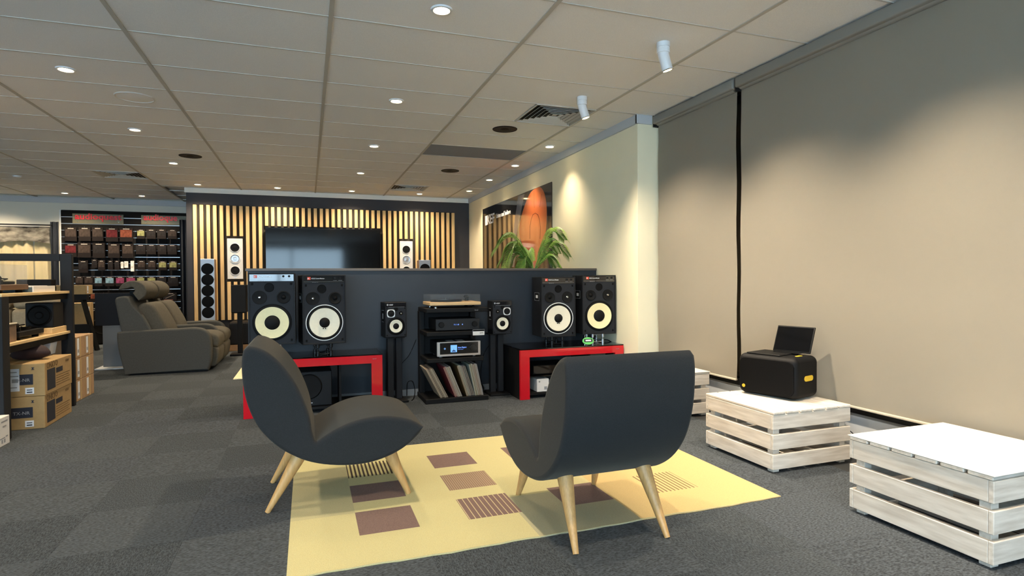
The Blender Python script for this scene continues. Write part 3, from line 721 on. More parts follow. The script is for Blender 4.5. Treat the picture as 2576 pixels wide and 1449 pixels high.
small_spk(.77, 5.42, .605, .10, 0, 'small black monitor speaker with cream cone, left of the record rack')
small_stand(.77, 5.42, .10, .605, 'black twin-column stand left of the record rack')
small_spk(1.80, 5.38, .60, -.03, 1, 'small black monitor speaker with cream cone, right of the record rack')
small_stand(1.762, 5.4, -.03, .60, 'black twin-column stand right of the record rack')
# ---- rack
t = thing('hifi_rack', 'black open hi-fi rack holding amplifiers and records', 'rack', (1.3, 5.21, 0))
box('base_shelf', black, t, -.3, .3, 0, .42, 0.0, .045, .004)
for nm, z, x1 in (('shelf', .375, .255), ('shelf', .62, .255), ('top_shelf', .835, .3)):
    box(nm, black, t, -.3+.015, x1, .0, .42, z, z+.038, .004)
for sx in (-.29, .22): box('upright', black, t, sx, sx+.05, .34, .42, .045, .835, .003)
box('back_panel', black, t, -.24, .22, .40, .415, .045, .835)
text('focal', .018, print_grey, t, (.17, -.0012, .846), FRONT, 'maker_mark')
# turntable
t = thing('turntable', 'turntable with pale wood plinth under a clear lid on the black rack', 'turntable', (1.295, 5.24, .873))
for a, b_ in ((-.18, .04), (.18, .04), (-.18, .3), (.18, .3)): lat('foot', chrome if a < 0 else rubber, t, [(.018, 0), (.018, .008), (.01, .012), (.012, .026)], 16, 'z', (a, b_, 0))
box('plinth', turn_wood, t, -.24, .245, 0, .35, .026, .055, .003)
pl = lat('platter', rubber, t, [(.148, .058), (.15, .062), (.15, .074), (.145, .077), (0, .077)], 40, 'z', (-.05, .175, 0))
lat('record', black_gloss, pl, [(.145, .0772), (.145, .079), (.05, .0795), (0, .0795)], 40, 'z', (-.05, .175, 0))
lat('spindle', chrome, pl, [(.004, .079), (.004, .09), (0, .091)], 10, 'z', (-.05, .175, 0))
ar = tb('tonearm', black, t, [(.18, .28, .095), (.17, .15, .092), (.12, .075, .087)], .004, 8)
lat('counterweight', rubber, ar, [(.018, .285), (.018, .315)], 16, 'y', (.18, 0, .095), cap=True); lat('pivot', black, ar, [(.02, .055), (.02, .085), (.012, .1)], 16, 'z', (.18, .28, 0))
box('headshell', black_gloss, ar, .1, .13, .055, .085, .08, .09)
box('dust_cover', acrylic, t, -.235, .24, .006, .346, .056, .125, .003)
# amplifiers
t = thing('black_amplifier', 'black integrated amplifier with two round knobs on the rack', 'amplifier', (1.32, 5.24, .658))
box('case', black, t, -.21, .2, .02, .36, .012, .112, .003); box('front_panel', M('amp_front_black', (30, 32, 36), .4, .3), t, -.213, .203, 0, .02, .008, .116, .004)
for a in (-.163, .155): lat('knob', black, t, [(0, -.022), (.022, -.022), (.026, -.018), (.026, .001)], 28, 'y', (a, 0, .062))
text('72.5 dB', .017, display_txt, t, (-.045, -.0013, .055), FRONT, 'display'); box('indicator', display_txt, t, .035, .043, -.001, 0, .056, .066)
for a in (-.16, .15): lat('foot', rubber, t, [(.02, 0), (.02, .013)], 16, 'z', (a, .06, 0)); lat('foot', rubber, t, [(.02, 0), (.02, .013)], 16, 'z', (a, .3, 0))
t = thing('price_tag', 'small white price tag on the rack shelf edge', 'price tag', (1.505, 5.205, .618))
box('card', white_card, t, -.055, .055, -.004, -.002, 0, .034); box('header', black, t, -.055, .055, -.004, -.002, .034, .05); box('holder', alu, t, -.057, .057, -.002, .002, -.004, .052)
text('$2495', .014, ink, t, (.01, -.0055, .014), FRONT, 'price')
t = thing('streaming_amplifier', 'silver framed amplifier with a lit blue screen on the rack', 'amplifier', (1.325, 5.225, .413))
box('case', black, t, -.205, .195, .02, .36, .02, .142, .003)
fr = bmesh.new(); rr = crom([(-.207, .015, 0), (.2, .015, 0), (.204, .02, 0), (.204, .145, 0), (.2, .149, 0), (-.207, .149, 0), (-.211, .145, 0), (-.211, .02, 0)], 1, True)
extr(fr, [(p.x, p.y) for p in rr], 0, .03, 'y', .002, 1); fin(fr, 'silver_frame', alu, t)
box('front_glass', black_gloss, t, -.185, .18, -.003, 0, .035, .14, .001)
box('album_art', display_lit, t, -.085, -.025, -.0042, -.003, .052, .118)
fin(extr(bmesh.new(), [(-.075, .058), (-.035, .058), (-.04, .066), (-.052, .07), (-.054, .09), (-.058, .07), (-.072, .066)], -.005, -.0041), 'album_figure', M('album_dark_blue', (30, 50, 110), .4), t)
text('Now Playing', .0165, display_txt, t, (-.017, -.0042, .088), FRONT, 'track_title', bold=.0006); text('Artist name', .011, display_txt, t, (-.017, -.0042, .073), FRONT, 'track_artist')
lat('power_button', display_lit, t, [(.0, -.005), (.008, -.005), (.008, -.003)], 20, 'y', (-.14, 0, .087)); lat('button_core', black, t, [(0, -.0056), (.0045, -.0056), (.0045, -.004)], 16, 'y', (-.14, 0, .087))
lat('volume_knob', black_gloss, t, [(0, -.014), (.03, -.014), (.033, -.011), (.034, -.003)], 32, 'y', (.13, 0, .088))
for a in (-.17, .15):
    lat('foot', alu, t, [(.012, 0), (.018, .008), (.018, .02)], 16, 'z', (a, .04, 0)); lat('foot', alu, t, [(.012, 0), (.018, .008), (.018, .02)], 16, 'z', (a, .3, 0))
for i in range(2):
    for k in range(5): box('vent_slot', alu, t, -.09+.1*i, -.02+.1*i, .06+.035*k, .068+.035*k, .142, .1432)
# records in four leaning groups
rec_c = [[(196, 176, 150), (170, 150, 128), (120, 96, 84), (190, 172, 148), (206, 190, 164), (128, 110, 98)],
         [(150, 48, 60), (180, 110, 110), (206, 180, 168), (214, 206, 196), (190, 172, 152), (208, 204, 200)],
         [(110, 84, 40), (206, 196, 172), (188, 190, 170), (160, 160, 158), (84, 88, 98), (92, 96, 106), (70, 74, 84)],
         [(206, 214, 200), (120, 130, 88), (214, 208, 190), (176, 160, 146), (150, 130, 122), (200, 190, 176), (186, 190, 196)]]
gname = ['leftmost leaning stack', 'red-edged leaning stack', 'stack with dark grey sleeves', 'most upright rightmost stack']
for gi, (xb_, lean) in enumerate(((1.145, 27), (1.28, 22), (1.39, 18), (1.475, 12))):
    L_ = math.radians(lean); th = .0112
    for k, c in enumerate(rec_c[gi]):
        o = thing('record_sleeve', 'record sleeve, %s from the left in the %s' % (ORD[k], gname[gi]), 'record', (xb_+th*k/math.cos(L_), 5.225+.003*((k*5) % 3), .0455), 0, 'records on the rack')
        sm = M('sleeve_%d_%d_%d' % c, tuple(int(v*.84) for v in c), .7, var=(50, .12), stretch=(6, 1, .3))
        s_ = box('sleeve', sm, o, 0, th*.86, 0, .31, 0, .302+.003*((k*7) % 3), .001); s_.rotation_euler = (0, -L_, 0)
        q_ = box('inner_sleeve', M('inner_paper', (158, 144, 124), .8), o, th*.25, th*.62, -.0015, .3, .004, .298); q_.rotation_euler = (0, -L_, 0)
# cables behind the rack
cab = lambda name, lab, pts, r=.004: tag(tb(name, rubber, None, [tuple(v) for v in crom(pts, 6)], r, 6), lab, 'cable', 'black cables by the half wall')
cab('cable', 'black cable looping on the floor left of the rack', [(.9, 5.64, .01), (.9, 5.6, .14), (.95, 5.6, .15), (.975, 5.62, .05), (.94, 5.5, .006), (.91, 5.42, .006)])
cab('cable', 'thin black cable running down the half wall left of the rack', [(1.0, 5.665, .55), (.93, 5.668, .4), (.85, 5.668, .3), (.83, 5.66, .1)], .003)
cab('cable', 'black cable from the small right speaker down to the rack', [(1.80, 5.58, .62), (1.76, 5.62, .5), (1.68, 5.62, .38), (1.64, 5.6, .2), (1.63, 5.55, .01)], .003)
cab('cable', 'black cable tangle on the floor right of the rack', [(1.62, 5.45, .012), (1.64, 5.5, .06), (1.65, 5.62, .08), (1.645, 5.5, .03), (1.625, 5.55, .1), (1.62, 5.64, .04)])
cab('cable', 'black cable trailing from the silver stand to the cream wall', [(2.86, 5.45, .5), (2.9, 5.4, .486+.01), (2.95, 5.35, .486+.008), (2.982, 5.2, .44), (2.984, 5.1, .38), (2.984, 5.0, .3)])
# things on and in the red benches
q = P(1481, 867, 'y', 5.12)
t = thing('oval_sign', 'small green oval sign standing on the right red bench', 'sign', (q.x, 5.12, .48))
rg = [(.075*math.cos(a*PI/16), .05+.046*math.sin(a*PI/16)*.82) for a in range(32)]
bm = bmesh.new(); extr(bm, [(x*.82, z-.002) for x, z in rg], -.006, .006, 'y', .004, 2); o = fin(bm, 'oval_plate', green_plastic, t, smooth=50); o.rotation_euler = (-.3, 0, 0); o.location = (0, 0, -.006)
o2 = box('dark_stripe', ink, o, -.045, .045, -.0075, -.006, .038, .068, .0005); box('white_stripe', print_white, o2, -.03, .03, -.0082, -.0075, .046, .06)
for dx in (-.018, .006): lat('support_rod', chrome, t, [(.004, 0), (.004, .1)], 8, 'z', (dx, .05, 0))
t = thing('bench_receiver', 'black component on the middle shelf of the right red bench', 'receiver', (2.25, 5.2, .209)); box('case', black, t, -.2, .2, 0, .3, 0, .09, .003); box('front', black_gloss, t, -.2, .2, -.008, 0, .004, .086, .002); lat('knob', rubber, t, [(0, -.025), (.016, -.025), (.018, -.008)], 20, 'y', (.15, 0, .045))
t = thing('white_component', 'white boxed component low inside the right red bench', 'component', (2.12, 5.14, .051)); box('case', white_card, t, -.055, .07, 0, .2, 0, .125, .004); box('side_port', print_grey, t, .02, .05, -.001, 0, .02, .05); lat('button', alu, t, [(0, -.004), (.008, -.004), (.008, 0)], 12, 'y', (-.03, 0, .1))
q0 = P(1505, 890, 'y', 5.35)
t = thing('bench_box', 'brownish box behind the right end of the right red bench', 'box', (2.78, 5.35, .051)); box('body', M('taupe_box', (110, 100, 84), .8), t, -.14, .14, 0, .2, 0, .35, .003); box('lid', M('taupe_lid', (120, 110, 92), .8), t, -.142, .142, -.002, .202, .30, .352, .003)
t = thing('subwoofer', 'black subwoofer box under the left red bench', 'speaker', (.02, 5.28, .051)); box('cabinet', black_soft, t, -.2, .17, 0, .32, 0, .3, .006); lat('driver', cone_black, t, [(0, -.004), (.03, -.01), (.06, -.004), (.1, -.012), (.11, 0)], 32, 'y', (-.02, 0, .17)); box('handle', alu, t, -.07, .01, -.004, 0, .025, .032)
# ================================================================ PALM
t = thing('potted_palm', 'leafy green palm standing behind the half wall by the poster', 'potted plant', (2.43, 6.12, 0))
lat('pot', pot_m, t, [(.13, 0), (.15, .02), (.18, .36), (.19, .38), (.17, .38), (.165, .34), (0, .34)], 32)
lat('soil', M('soil', (60, 46, 36), .95, var=(40, .3)), t, [(0, .335), (.1, .342), (.164, .335)], 24)
for k in range(3): tb('stem', stem_m, t, [(.02*math.cos(k*2.1), .02*math.sin(k*2.1), .34), (.035*math.cos(k*2.1), .03*math.sin(k*2.1), .8), (.02*math.cos(k*2.1), .02*math.sin(k*2.1), 1.2)], [.014, .011, .009], 8)
def frond(dx, dy, base, apex, droop, ln):
    """an arching rachis with two rows of narrow leaflets"""
    dirv = Vector((dx, dy, 0)).normalized(); side = Vector((-dirv.y, dirv.x, 0)); N = 26
    path = []
    for k in range(N+1):
        s = k/N
        path.append(Vector((0, 0, base))+dirv*(ln*(s**1.1))+Vector((0, 0, 1))*((apex-base)*math.sin(min(1, s*1.25)*PI/2)-droop*max(0, s-.45)**1.6*2.4))
    bm = tube(bmesh.new(), path, [.006*(1-.8*k/N)+.001 for k in range(N+1)], 5)
    for k in range(5, N+1):
        s = k/N; p = path[k]; d = (path[k]-path[k-1]).normalized()
        lw = ln*.34*math.sin(PI*(.12+.8*(s-.1)))+.03
        for sd in (-1, 1):
            for h_ in (0, .5):
                pp = p if h_ == 0 or k == N else (p+path[k+1])*.5
                o_ = (d*.62+side*sd*.72+Vector((0, 0, .18))).normalized()
                a, b, c = pp, pp+o_*lw*.5+Vector((0, 0, .01)), pp+o_*lw+Vector((0, 0, -lw*.42))
                wv = d*.0068
                v = [bm.verts.new(a-wv*.4), bm.verts.new(a+wv*.4), bm.verts.new(b+wv), bm.verts.new(b-wv), bm.verts.new(c)]
                bm.faces.new((v[0], v[1], v[2], v[3])); bm.faces.new((v[3], v[2], v[4]))
    fin(bm, 'frond', leaf_m, t, smooth=80)
for a, apex, dr, ln in ((2.95, 1.68, .26, .46), (3.25, 1.58, .50, .42), (.12, 1.74, .16, .40), (-.05, 1.58, .2, .42), (.35, 1.46, .2, .36), (2.5, 1.48, .42, .36), (1.6, 1.52, .3, .3), (3.6, 1.4, .3, .3), (-.4, 1.42, .2, .32), (3.05, 1.5, .34, .40), (.2, 1.62, .2, .34), (2.75, 1.58, .3, .40)):
    frond(math.cos(a), math.sin(a), 1.2, apex, dr, ln)
# ================================================================ LOUNGE CHAIRS
outer = [(-.290, .813), (-.299, .761), (-.297, .671), (-.286, .592), (-.266, .519), (-.237, .452), (-.196, .392), (-.136, .33), (-.062, .279), (.007, .246), (.096, .222), (.20, .210), (.295, .214), (.377, .234), (.447, .264), (.504, .303), (.545, .342)]
inner_s = [(.562, .372), (.519, .404), (.47, .424), (.40, .440), (.331, .446), (.264, .441), (.197, .427), (.131, .402), (.079, .375)]
inner_b = [(.014, .395), (.007, .45), (-.006, .504), (-.027, .566), (-.057, .635), (-.094, .697), (-.136, .753), (-.184, .798), (-.232, .824), (-.268, .831)]
prof = [(v.x-.147, v.y) for seg in (outer, inner_s+[(.034, .347)], [(.026, .352)]+inner_b) for v in crom([(a, b, 0) for a, b in seg], 3)]
def lounge(loc, rz, label):
    t = thing('lounge_chair', label, 'armchair', loc, rz, 'charcoal lounge chairs')
    wd = .303
    bm = extr(bmesh.new(), prof, -wd, wd, 'y', .02, 5)
    fin(bm, 'upholstered_shell', fabric_char, t, smooth=38)
    for s in (-1, 1):
        for fx, tx, tz in ((-.347, -.19, .27), (.348, .25, .235)):
            tb('leg', leg_oak, t, [(fx, s*.222, 0 if fx < 0 else .0047), (fx*.5+tx*.5, s*.21, tz*.5), (tx, s*.197, tz)], [.0125, .0235, .036], 20, smooth=60)
lounge((.147, 3.29, 0), 0, 'charcoal lounge chair seen from the side, half off the yellow rug')
lounge((1.256, 2.5, 0), PI/2, 'charcoal lounge chair seen from behind on the yellow rug')
# ================================================================ RUG
ry = M('rug_lemon_wool', (190, 182, 136), .95, var=(260, .10), bump=.5, spec=.1)
ryo = M('rug_amber_wool', (192, 168, 118), .95, var=(260, .10), bump=.5, spec=.1)
rol = M('rug_olive_wool', (166, 161, 132), .95, var=(260, .10), bump=.5, spec=.1)
rpl = M('rug_chair_shade_and_hem', (177, 170, 132), .95, var=(260, .10), bump=.5, spec=.1)  # lemon wool darkened for the chair's soft shadow; the hem shares it
rbr = M('rug_brown_wool', (120, 100, 94), .95, var=(300, .22), bump=.5, spec=.1)
def stripes(name, c1, c2, per, duty):
    m = bpy.data.materials.new(name); m.use_nodes = True; nt = m.node_tree; b = nt.nodes['Principled BSDF']; b.inputs['Roughness'].default_value = .95; b.inputs['Specular IOR Level'].default_value = .1
    tc = nt.nodes.new('ShaderNodeTexCoord'); sp_ = nt.nodes.new('ShaderNodeSeparateXYZ'); md = nt.nodes.new('ShaderNodeMath'); md.operation = 'WRAP'; md.inputs[1].default_value = 1; md.inputs[2].default_value = 0
    mu = nt.nodes.new('ShaderNodeMath'); mu.operation = 'MULTIPLY'; mu.inputs[1].default_value = 1/per
    gt = nt.nodes.new('ShaderNodeMath'); gt.operation = 'GREATER_THAN'; gt.inputs[1].default_value = duty
    mx = nt.nodes.new('ShaderNodeMix'); mx.data_type = 'RGBA'; mx.inputs[6].default_value = lin(c1)+(1,); mx.inputs[7].default_value = lin(c2)+(1,)
    L = nt.links; L.new(tc.outputs['Object'], sp_.inputs[0]); L.new(sp_.outputs['X'], mu.inputs[0]); L.new(mu.outputs[0], md.inputs[0]); L.new(md.outputs[0], gt.inputs[0]); L.new(gt.outputs[0], mx.inputs[0]); L.new(mx.outputs[2], b.inputs['Base Color'])
    return m
rs1 = stripes('rug_brown_fine_stripe', (118, 98, 92), (196, 178, 140), .0275, .86)
rs2 = stripes('rug_brown_pinstripe', (132, 110, 96), (162, 142, 114), .012, .6)
rs3 = stripes('rug_dark_bars', (76, 66, 58), (203, 192, 138), .0225, .48)
rs4 = stripes('rug_open_bars', (110, 88, 68), (192, 168, 118), .0245, .34)
X0, X1, Y0, Y1 = -.09, 2.305, 2.345, 3.965
pat = [(1.475, X1, Y0, Y1, 1), (.955, 1.475, Y0, 2.83, 2), (X0, .205, 2.9, 3.63, 8),  # last block is chair shadow put into the rug colour
       (.205, .475, 2.635, 2.905, 3), (.205, .475, 3.035, 3.29, 3), (.207, .475, 3.42, 3.68, 6),
       (.708, .975, 2.63, 2.895, 4), (.708, .975, 3.028, 3.28, 5), (.708, .975, 3.417, 3.678, 3),
       (1.208, 1.475, 2.617, 2.88, 3), (1.208, 1.475, 3.42, 3.68, 3), (1.208, 1.475, 3.03, 3.285, 4),
       (1.735, 1.988, 2.61, 2.88, 7), (1.735, 1.988, 3.03, 3.28, 3), (1.735, 1.988, 3.42, 3.68, 5)]
xs = sorted({X0, X1} | {p for r in pat for p in r[:2]}); ys = sorted({Y0, Y1} | {p for r in pat for p in r[2:4]})
def dens(l):
    o = []
    for a, b in zip(l, l[1:]):
        n = max(1, int((b-a)/.06)); o += [a+(b-a)*k/n for k in range(n)]
    return o+[l[-1]]
xs, ys = dens(xs), dens(ys)
bm = bmesh.new()
def rz_(x, y):
    e = 0
    if y < Y0+.001: e = .004*math.sin(x*9)+.003*math.sin(x*31)
    return e
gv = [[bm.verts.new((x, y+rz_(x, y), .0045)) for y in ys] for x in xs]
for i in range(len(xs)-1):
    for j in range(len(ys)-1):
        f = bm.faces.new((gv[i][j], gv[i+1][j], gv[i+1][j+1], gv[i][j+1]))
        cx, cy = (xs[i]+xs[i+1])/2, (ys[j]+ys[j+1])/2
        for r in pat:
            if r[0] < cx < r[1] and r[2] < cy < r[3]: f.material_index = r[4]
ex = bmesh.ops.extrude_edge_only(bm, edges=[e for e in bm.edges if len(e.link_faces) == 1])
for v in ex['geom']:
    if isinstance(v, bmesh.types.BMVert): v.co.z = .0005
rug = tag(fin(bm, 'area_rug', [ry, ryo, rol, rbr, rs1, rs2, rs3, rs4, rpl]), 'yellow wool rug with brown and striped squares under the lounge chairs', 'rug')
hem = bmesh.new()
tube(hem, [(X0+(X1-X0)*k/60, Y0+.004+rz_(X0+(X1-X0)*k/60, Y0), .0035) for k in range(61)], .003, 6); fin(hem, 'bound_edge', rpl, rug)
# second rug glimpsed behind the left chair, beyond the half wall
t = tag(box('shaggy_rug', M('cream_shag', (222, 208, 170), .95, var=(60, .2), bump=.8), None, -.82, -.0, 7.3, 9.2, .0005, .018, .006), 'cream rug corner on the carpet behind the left chair', 'rug')
# ================================================================ CRATES
def crate(loc, label, boards, sheet, W_=.6, D_=.6, k_=1.05):
    """slatted wooden crate; origin at its near left floor corner"""
    t = thing('slatted_crate', label, 'crate', loc, 0, 'whitewashed slatted crates')
    rows = [(a*k_, b*k_) for a, b in ((.02, .104), (.13, .215), (.243, .325))]
    for z0, z1 in rows:
        for y in (0, D_-.02): box('side_slat', whitewash, t, 0.0, W_, y, y+.02, z0, z1, .0025)
        for x in (0, W_-.02): box('side_slat', whitewash_y, t, x, x+.02, .0205, D_-.0205, z0, z1, .0025)
    for x in (.021, W_-.021-.045):
        for y in (.021, D_-.021-.045): box('corner_post', whitewash, t, x, x+.045, y, y+.045, 0, .324*k_, .002)
    n = 6; p = ((W_ if boards == 'y' else D_)+.008)/n; zt_ = .325*k_+.001
    for k in range(n):
        a = -.004+p*k+.005
        if boards == 'y': box('top_slat', whitewash_y, t, a, a+p-.01, -.004, D_+.004, zt_, zt_+.017, .004)
        else: box('top_slat', whitewash, t, -.004, W_+.004, a, a+p-.012, zt_, zt_+.017, .004)
    for k in range(3): box('floor_slat', whitewash_y, t, .08+.16*k, .2+.16*k, .07, D_-.07, .03, .042)
    if sheet: box('top_sheet', white_panel, t, -.005, W_+.006, -.005, D_+.006, zt_+.0175, zt_+.0215, .001)
    return t
crate((2.53, 2.64, 0), 'whitewashed slatted crate under the black portable speaker', 'y', False)
crate((2.48, 1.468, 0), 'whitewashed slatted crate with a plain white top sheet nearest the viewer', 'x', True, .66, .63, 1.075)
crate((2.53, 3.96, 0), 'whitewashed slatted crate half hidden behind the right lounge chair', 'x', True, .6, .5)
# portable speaker and tablet
BBR = .28
t = thing('portable_speaker', 'black rounded portable speaker with yellow handle slots on a crate', 'portable speaker', (2.94, 3.03, .3605), BBR)
LX, LY, LZ = .14, .205, .27
bm = bx(bmesh.new(), -LX, LX, -LY, LY, .004, LZ); bmesh.ops.bevel(bm, geom=list(bm.edges), offset=.042, segments=6, affect='EDGES', profile=.5)
fin(bm, 'body', M('speaker_black_rubber', (12, 12, 13), .6, spec=.2), t, smooth=40)
gb = bmesh.new(); gp = [(-LY+.022, .03), (LY-.022, .03), (LY-.022, LZ-.03), (-LY+.022, LZ-.03)]
pp = []
for cx, cz, a0 in ((-LY+.06, .066, PI), (LY-.06, .066, 1.5*PI), (LY-.06, LZ-.066, 0), (-LY+.06, LZ-.066, .5*PI)):
    pp += [(cx+.042*math.cos(a0+k*PI/12), cz+.042*math.sin(a0+k*PI/12)) for k in range(7)]
extr(gb, pp, -LX-.004, -LX+.01, 'x', .003, 2); g = fin(gb, 'front_grille', M('speaker_mesh', (7, 7, 8), .7, spec=.15, var=(400, .4)), t)
lat('round_badge', yellow_m, g, [(0, -LX-.0062), (.011, -LX-.006), (.012, -LX-.003)], 20, 'x', (0, LY-.05, .055))
def pill(w, h, n=8): return [(-w+h+h*math.cos(PI/2+k*PI/n), h*math.sin(PI/2+k*PI/n)) for k in range(n+1)]+[(w-h+h*math.cos(-PI/2+k*PI/n), h*math.sin(-PI/2+k*PI/n)) for k in range(n+1)]
sb = bmesh.new(); extr(sb, [(.005+x, .135+z) for x, z in pill(.052, .017)], -LY-.003, -LY+.002, 'y'); fin(sb, 'handle_slot', yellow_m, t)
sb = bmesh.new(); extr(sb, [(-.0+x, -LY+.062+z*.75) for x, z in pill(.035, .017)], LZ-.002, LZ+.001, 'z'); fin(sb, 'top_slot', yellow_m, t)
box('top_controls', M('speaker_black_rubber', (12, 12, 13), .6, spec=.2), t, -LX+.03, LX-.03, -.08, LY-.05, LZ-.001, LZ+.008, .003)
tt = thing('tablet', 'black tablet leaning on top of the portable speaker', 'tablet', (3.0, 3.045, .3605+LZ+.0085), BBR)
TR = (0, math.radians(22), 0)
tbx = box('tablet_case', black, tt, -.006, .006, -.185, .07, .004, .185, .005, 2, rot=TR)
box('tablet_screen', screen_m, tbx, -.0072, -.006, -.177, .062, .014, .176)
box('tablet_stand', black, tt, -.03, .05, -.12, .05, 0, .005)
# floor cables by the window upstand
cab('cable', 'thin black cable along the window upstand behind the crate', [(3.17, 2.9, .2), (3.2, 2.75, .19), (3.22, 2.64, .12), (3.21, 2.5, .05), (3.15, 2.4, .005)], .003)
# ================================================================ RECLINER (faces +x)
t = thing('recliner_sofa', 'olive grey two-seat recliner sofa with rolled headrests', 'recliner', (-1.62, 8.1, 0))
def rx(p): return [(x+1.62, z) for x, z in p]
arm_prof = [(v.x, v.y) for v in crom([(-2.09, .02, 0), (-2.15, .3, 0), (-2.165, .50, 0), (-2.12, .535, 0), (-1.9, .545, 0), (-1.55, .55, 0), (-1.33, .555, 0), (-1.22, .52, 0), (-1.165, .44, 0), (-1.15, .3, 0), (-1.16, .12, 0), (-1.19, .02, 0)], 4)]
for k, (ya, yb) in enumerate(((0, .15), (.70, .83), (1.38, 1.53))):
    bm = extr(bmesh.new(), rx(arm_prof), ya, yb, 'y', .022, 3); ao = fin(bm, 'armrest', recl_side, t, smooth=45)
    tb('seam', piping_m, ao, [(x, ya+.004, z) for x, z in rx([(-2.1, .40), (-1.7, .405), (-1.4, .40), (-1.27, .36)])], .002, 5)
back_prof = [(v.x, v.y) for v in crom([(-2.05, .25, 0), (-2.12, .5, 0), (-2.17, .8, 0), (-2.185, .92, 0), (-2.14, .955, 0), (-2.05, .95, 0), (-2.0, .85, 0), (-1.9, .72, 0), (-1.8, .5, 0), (-1.78, .25, 0)], 4)]
bm = extr(bmesh.new(), rx(back_prof), .03, 1.5, 'y', .02, 2); fin(bm, 'back_shell', recl_side, t, smooth=45)
for ya, yb in ((.155, .695), (.835, 1.375)):
    cp = [(v.x, v.y) for v in crom([(-2.0, .55, 0), (-1.99, .78, 0), (-1.93, .865, 0), (-1.83, .86, 0), (-1.75, .75, 0), (-1.66, .56, 0), (-1.64, .45, 0)], 4)]
    bm = extr(bmesh.new(), rx(cp), ya-.03, yb+.02, 'y', .04, 4); fin(bm, 'back_cushion', recl_m, t, smooth=50)
    sp2 = [(v.x, v.y) for v in crom([(-1.8, .3, 0), (-1.75, .46, 0), (-1.4, .48, 0), (-1.2, .475, 0), (-1.1, .43, 0), (-1.08, .35, 0), (-1.1, .29, 0)], 4)]
    bm = extr(bmesh.new(), rx(sp2), ya, yb, 'y', .03, 3); fin(bm, 'seat_cushion', recl_m, t, smooth=50)
    fp = [(v.x, v.y) for v in crom([(-1.25, .04, 0), (-1.25, .285, 0), (-1.11, .285, 0), (-1.09, .2, 0), (-1.11, .08, 0), (-1.14, .04, 0)], 3)]
    bm = extr(bmesh.new(), rx(fp), ya, yb, 'y', .02, 2); fin(bm, 'footrest', recl_m, t, smooth=50)
    # crescent headrest
    c0 = (-2.02, 1.02); arc = []
    for k in range(15):
        a = math.radians(172-k*17); arc.append((c0[0]+.150*math.cos(a), c0[1]+.128*math.sin(a)))
    innr = []
    for k in range(8):
        a = math.radians(-66+k*30); innr.append((c0[0]-.015+.036*math.cos(a), c0[1]+.012+.036*math.sin(a)))
    bm = extr(bmesh.new(), rx(arc+innr), ya-.04, yb+.01, 'y', .012, 2); ho = fin(bm, 'headrest', recl_m, t, smooth=50)
    tb('seam', piping_m, ho, [(x, ya-.036, z) for x, z in rx([(c0[0]+.118*math.cos(math.radians(165-k*17)), c0[1]+.10*math.sin(math.radians(165-k*17))) for k in range(14)])], .003, 5)
    box('headrest_bracket', black, t, -2.1+1.62, -2.02+1.62, ya+.15, yb-.15, .9, 1.02)
box('base', black, t, -.42, .42, .04, 1.49, 0, .04)
# tan sofa glimpsed through the shelving
t = thing('tan_sofa', 'tan sofa with rounded back cushions seen through the shelving', 'sofa', (-3.2, 8.3, 0))
tan_m = M('tan_suede', (150, 138, 116), .85, var=(40, .1), spec=.2)
box('seat_base', tan_m, t, -.5, .45, -.1, .5, 0, .42, .04, 3)
for x in (-.48, -.01):
    box('back_cushion', tan_m, t, x, x+.46, -.16, .1, .42, .83, .05, 4); box('head_roll', tan_m, t, x+.01, x+.45, -.14, .1, .83, .955, .05, 4)
# kiosk screen behind the recliner
t = thing('kiosk_stand', 'grey column stand carrying a dark screen behind the recliner', 'display stand', (-2.43, 8.95, 0))
box('base_plate', trim_grey, t, -.16, .3, -.2, .2, 0, .018, .004); box('column', M('kiosk_grey', (92, 94, 96), .5), t, -.11, .13, -.03, .05, .018, .62, .004)
box('screen_back', M('screen_back_navy', (17, 20, 27), .6, spec=.2), t, -.19, .24, -.035, .0, .56, .99, .006); box('screen', screen_m, t, -.18, .23, 0, .003, .57, .98)
# black subwoofer on the floor under the slatwall, seen left of the kiosk column
q = P(241, 856, 'y', 12.4)
t = thing('floor_subwoofer', 'black floor-standing box under the slatwall packs', 'speaker', (-3.5, 12.3, 0)); box('cabinet', black_soft, t, -.22, .22, 0, .35, 0.02, .62, .01); lat('driver', cone_black, t, [(0, -.004), (.05, -.01), (.11, -.004), (.15, -.012), (.16, 0)], 32, 'y', (0, 0, .34)); box('plinth', black, t, -.2, .2, .02, .33, 0, .02)
# ================================================================ LEFT SHELVING AND BOXES
t = thing('display_shelf', 'black framed shelving unit with pale plywood shelves at the left edge', 'shelving', (-2.05, 5.1, 0))
box('end_post', shelf_black, t, -.072, .02, 1.225, 1.27, 0, 1.395, .003)
box('end_post', shelf_black, t, -1.2, -1.11, 1.225, 1.27, 0, 1.395, .003)
box('top_beam', shelf_black, t, -1.11, -.072, 1.225, 1.27, 1.33, 1.395, .003)
box('front_post', shelf_black, t, -.3, 0, -.02, .085, 0, 1.035, .003)
box('front_post', shelf_black, t, -1.2, -1.11, -.02, .085, 0, 1.035, .003)
box('upper_shelf', shelf_wood, t, -1.1, 0, -.02, 1.224, 1.036, 1.058, .002)
box('upper_rail', black, t, -.06, -.02, .086, 1.224, .985, 1.035)
box('lower_shelf', shelf_wood, t, -1.1, 0, .086, 1.224, .672, .694, .002)
box('lower_rail', black, t, -.06, -.02, .086, 1.224, .62, .671)
box('back_brace', shelf_black, t, -1.1, -.1, 1.19, 1.224, .6, .619)
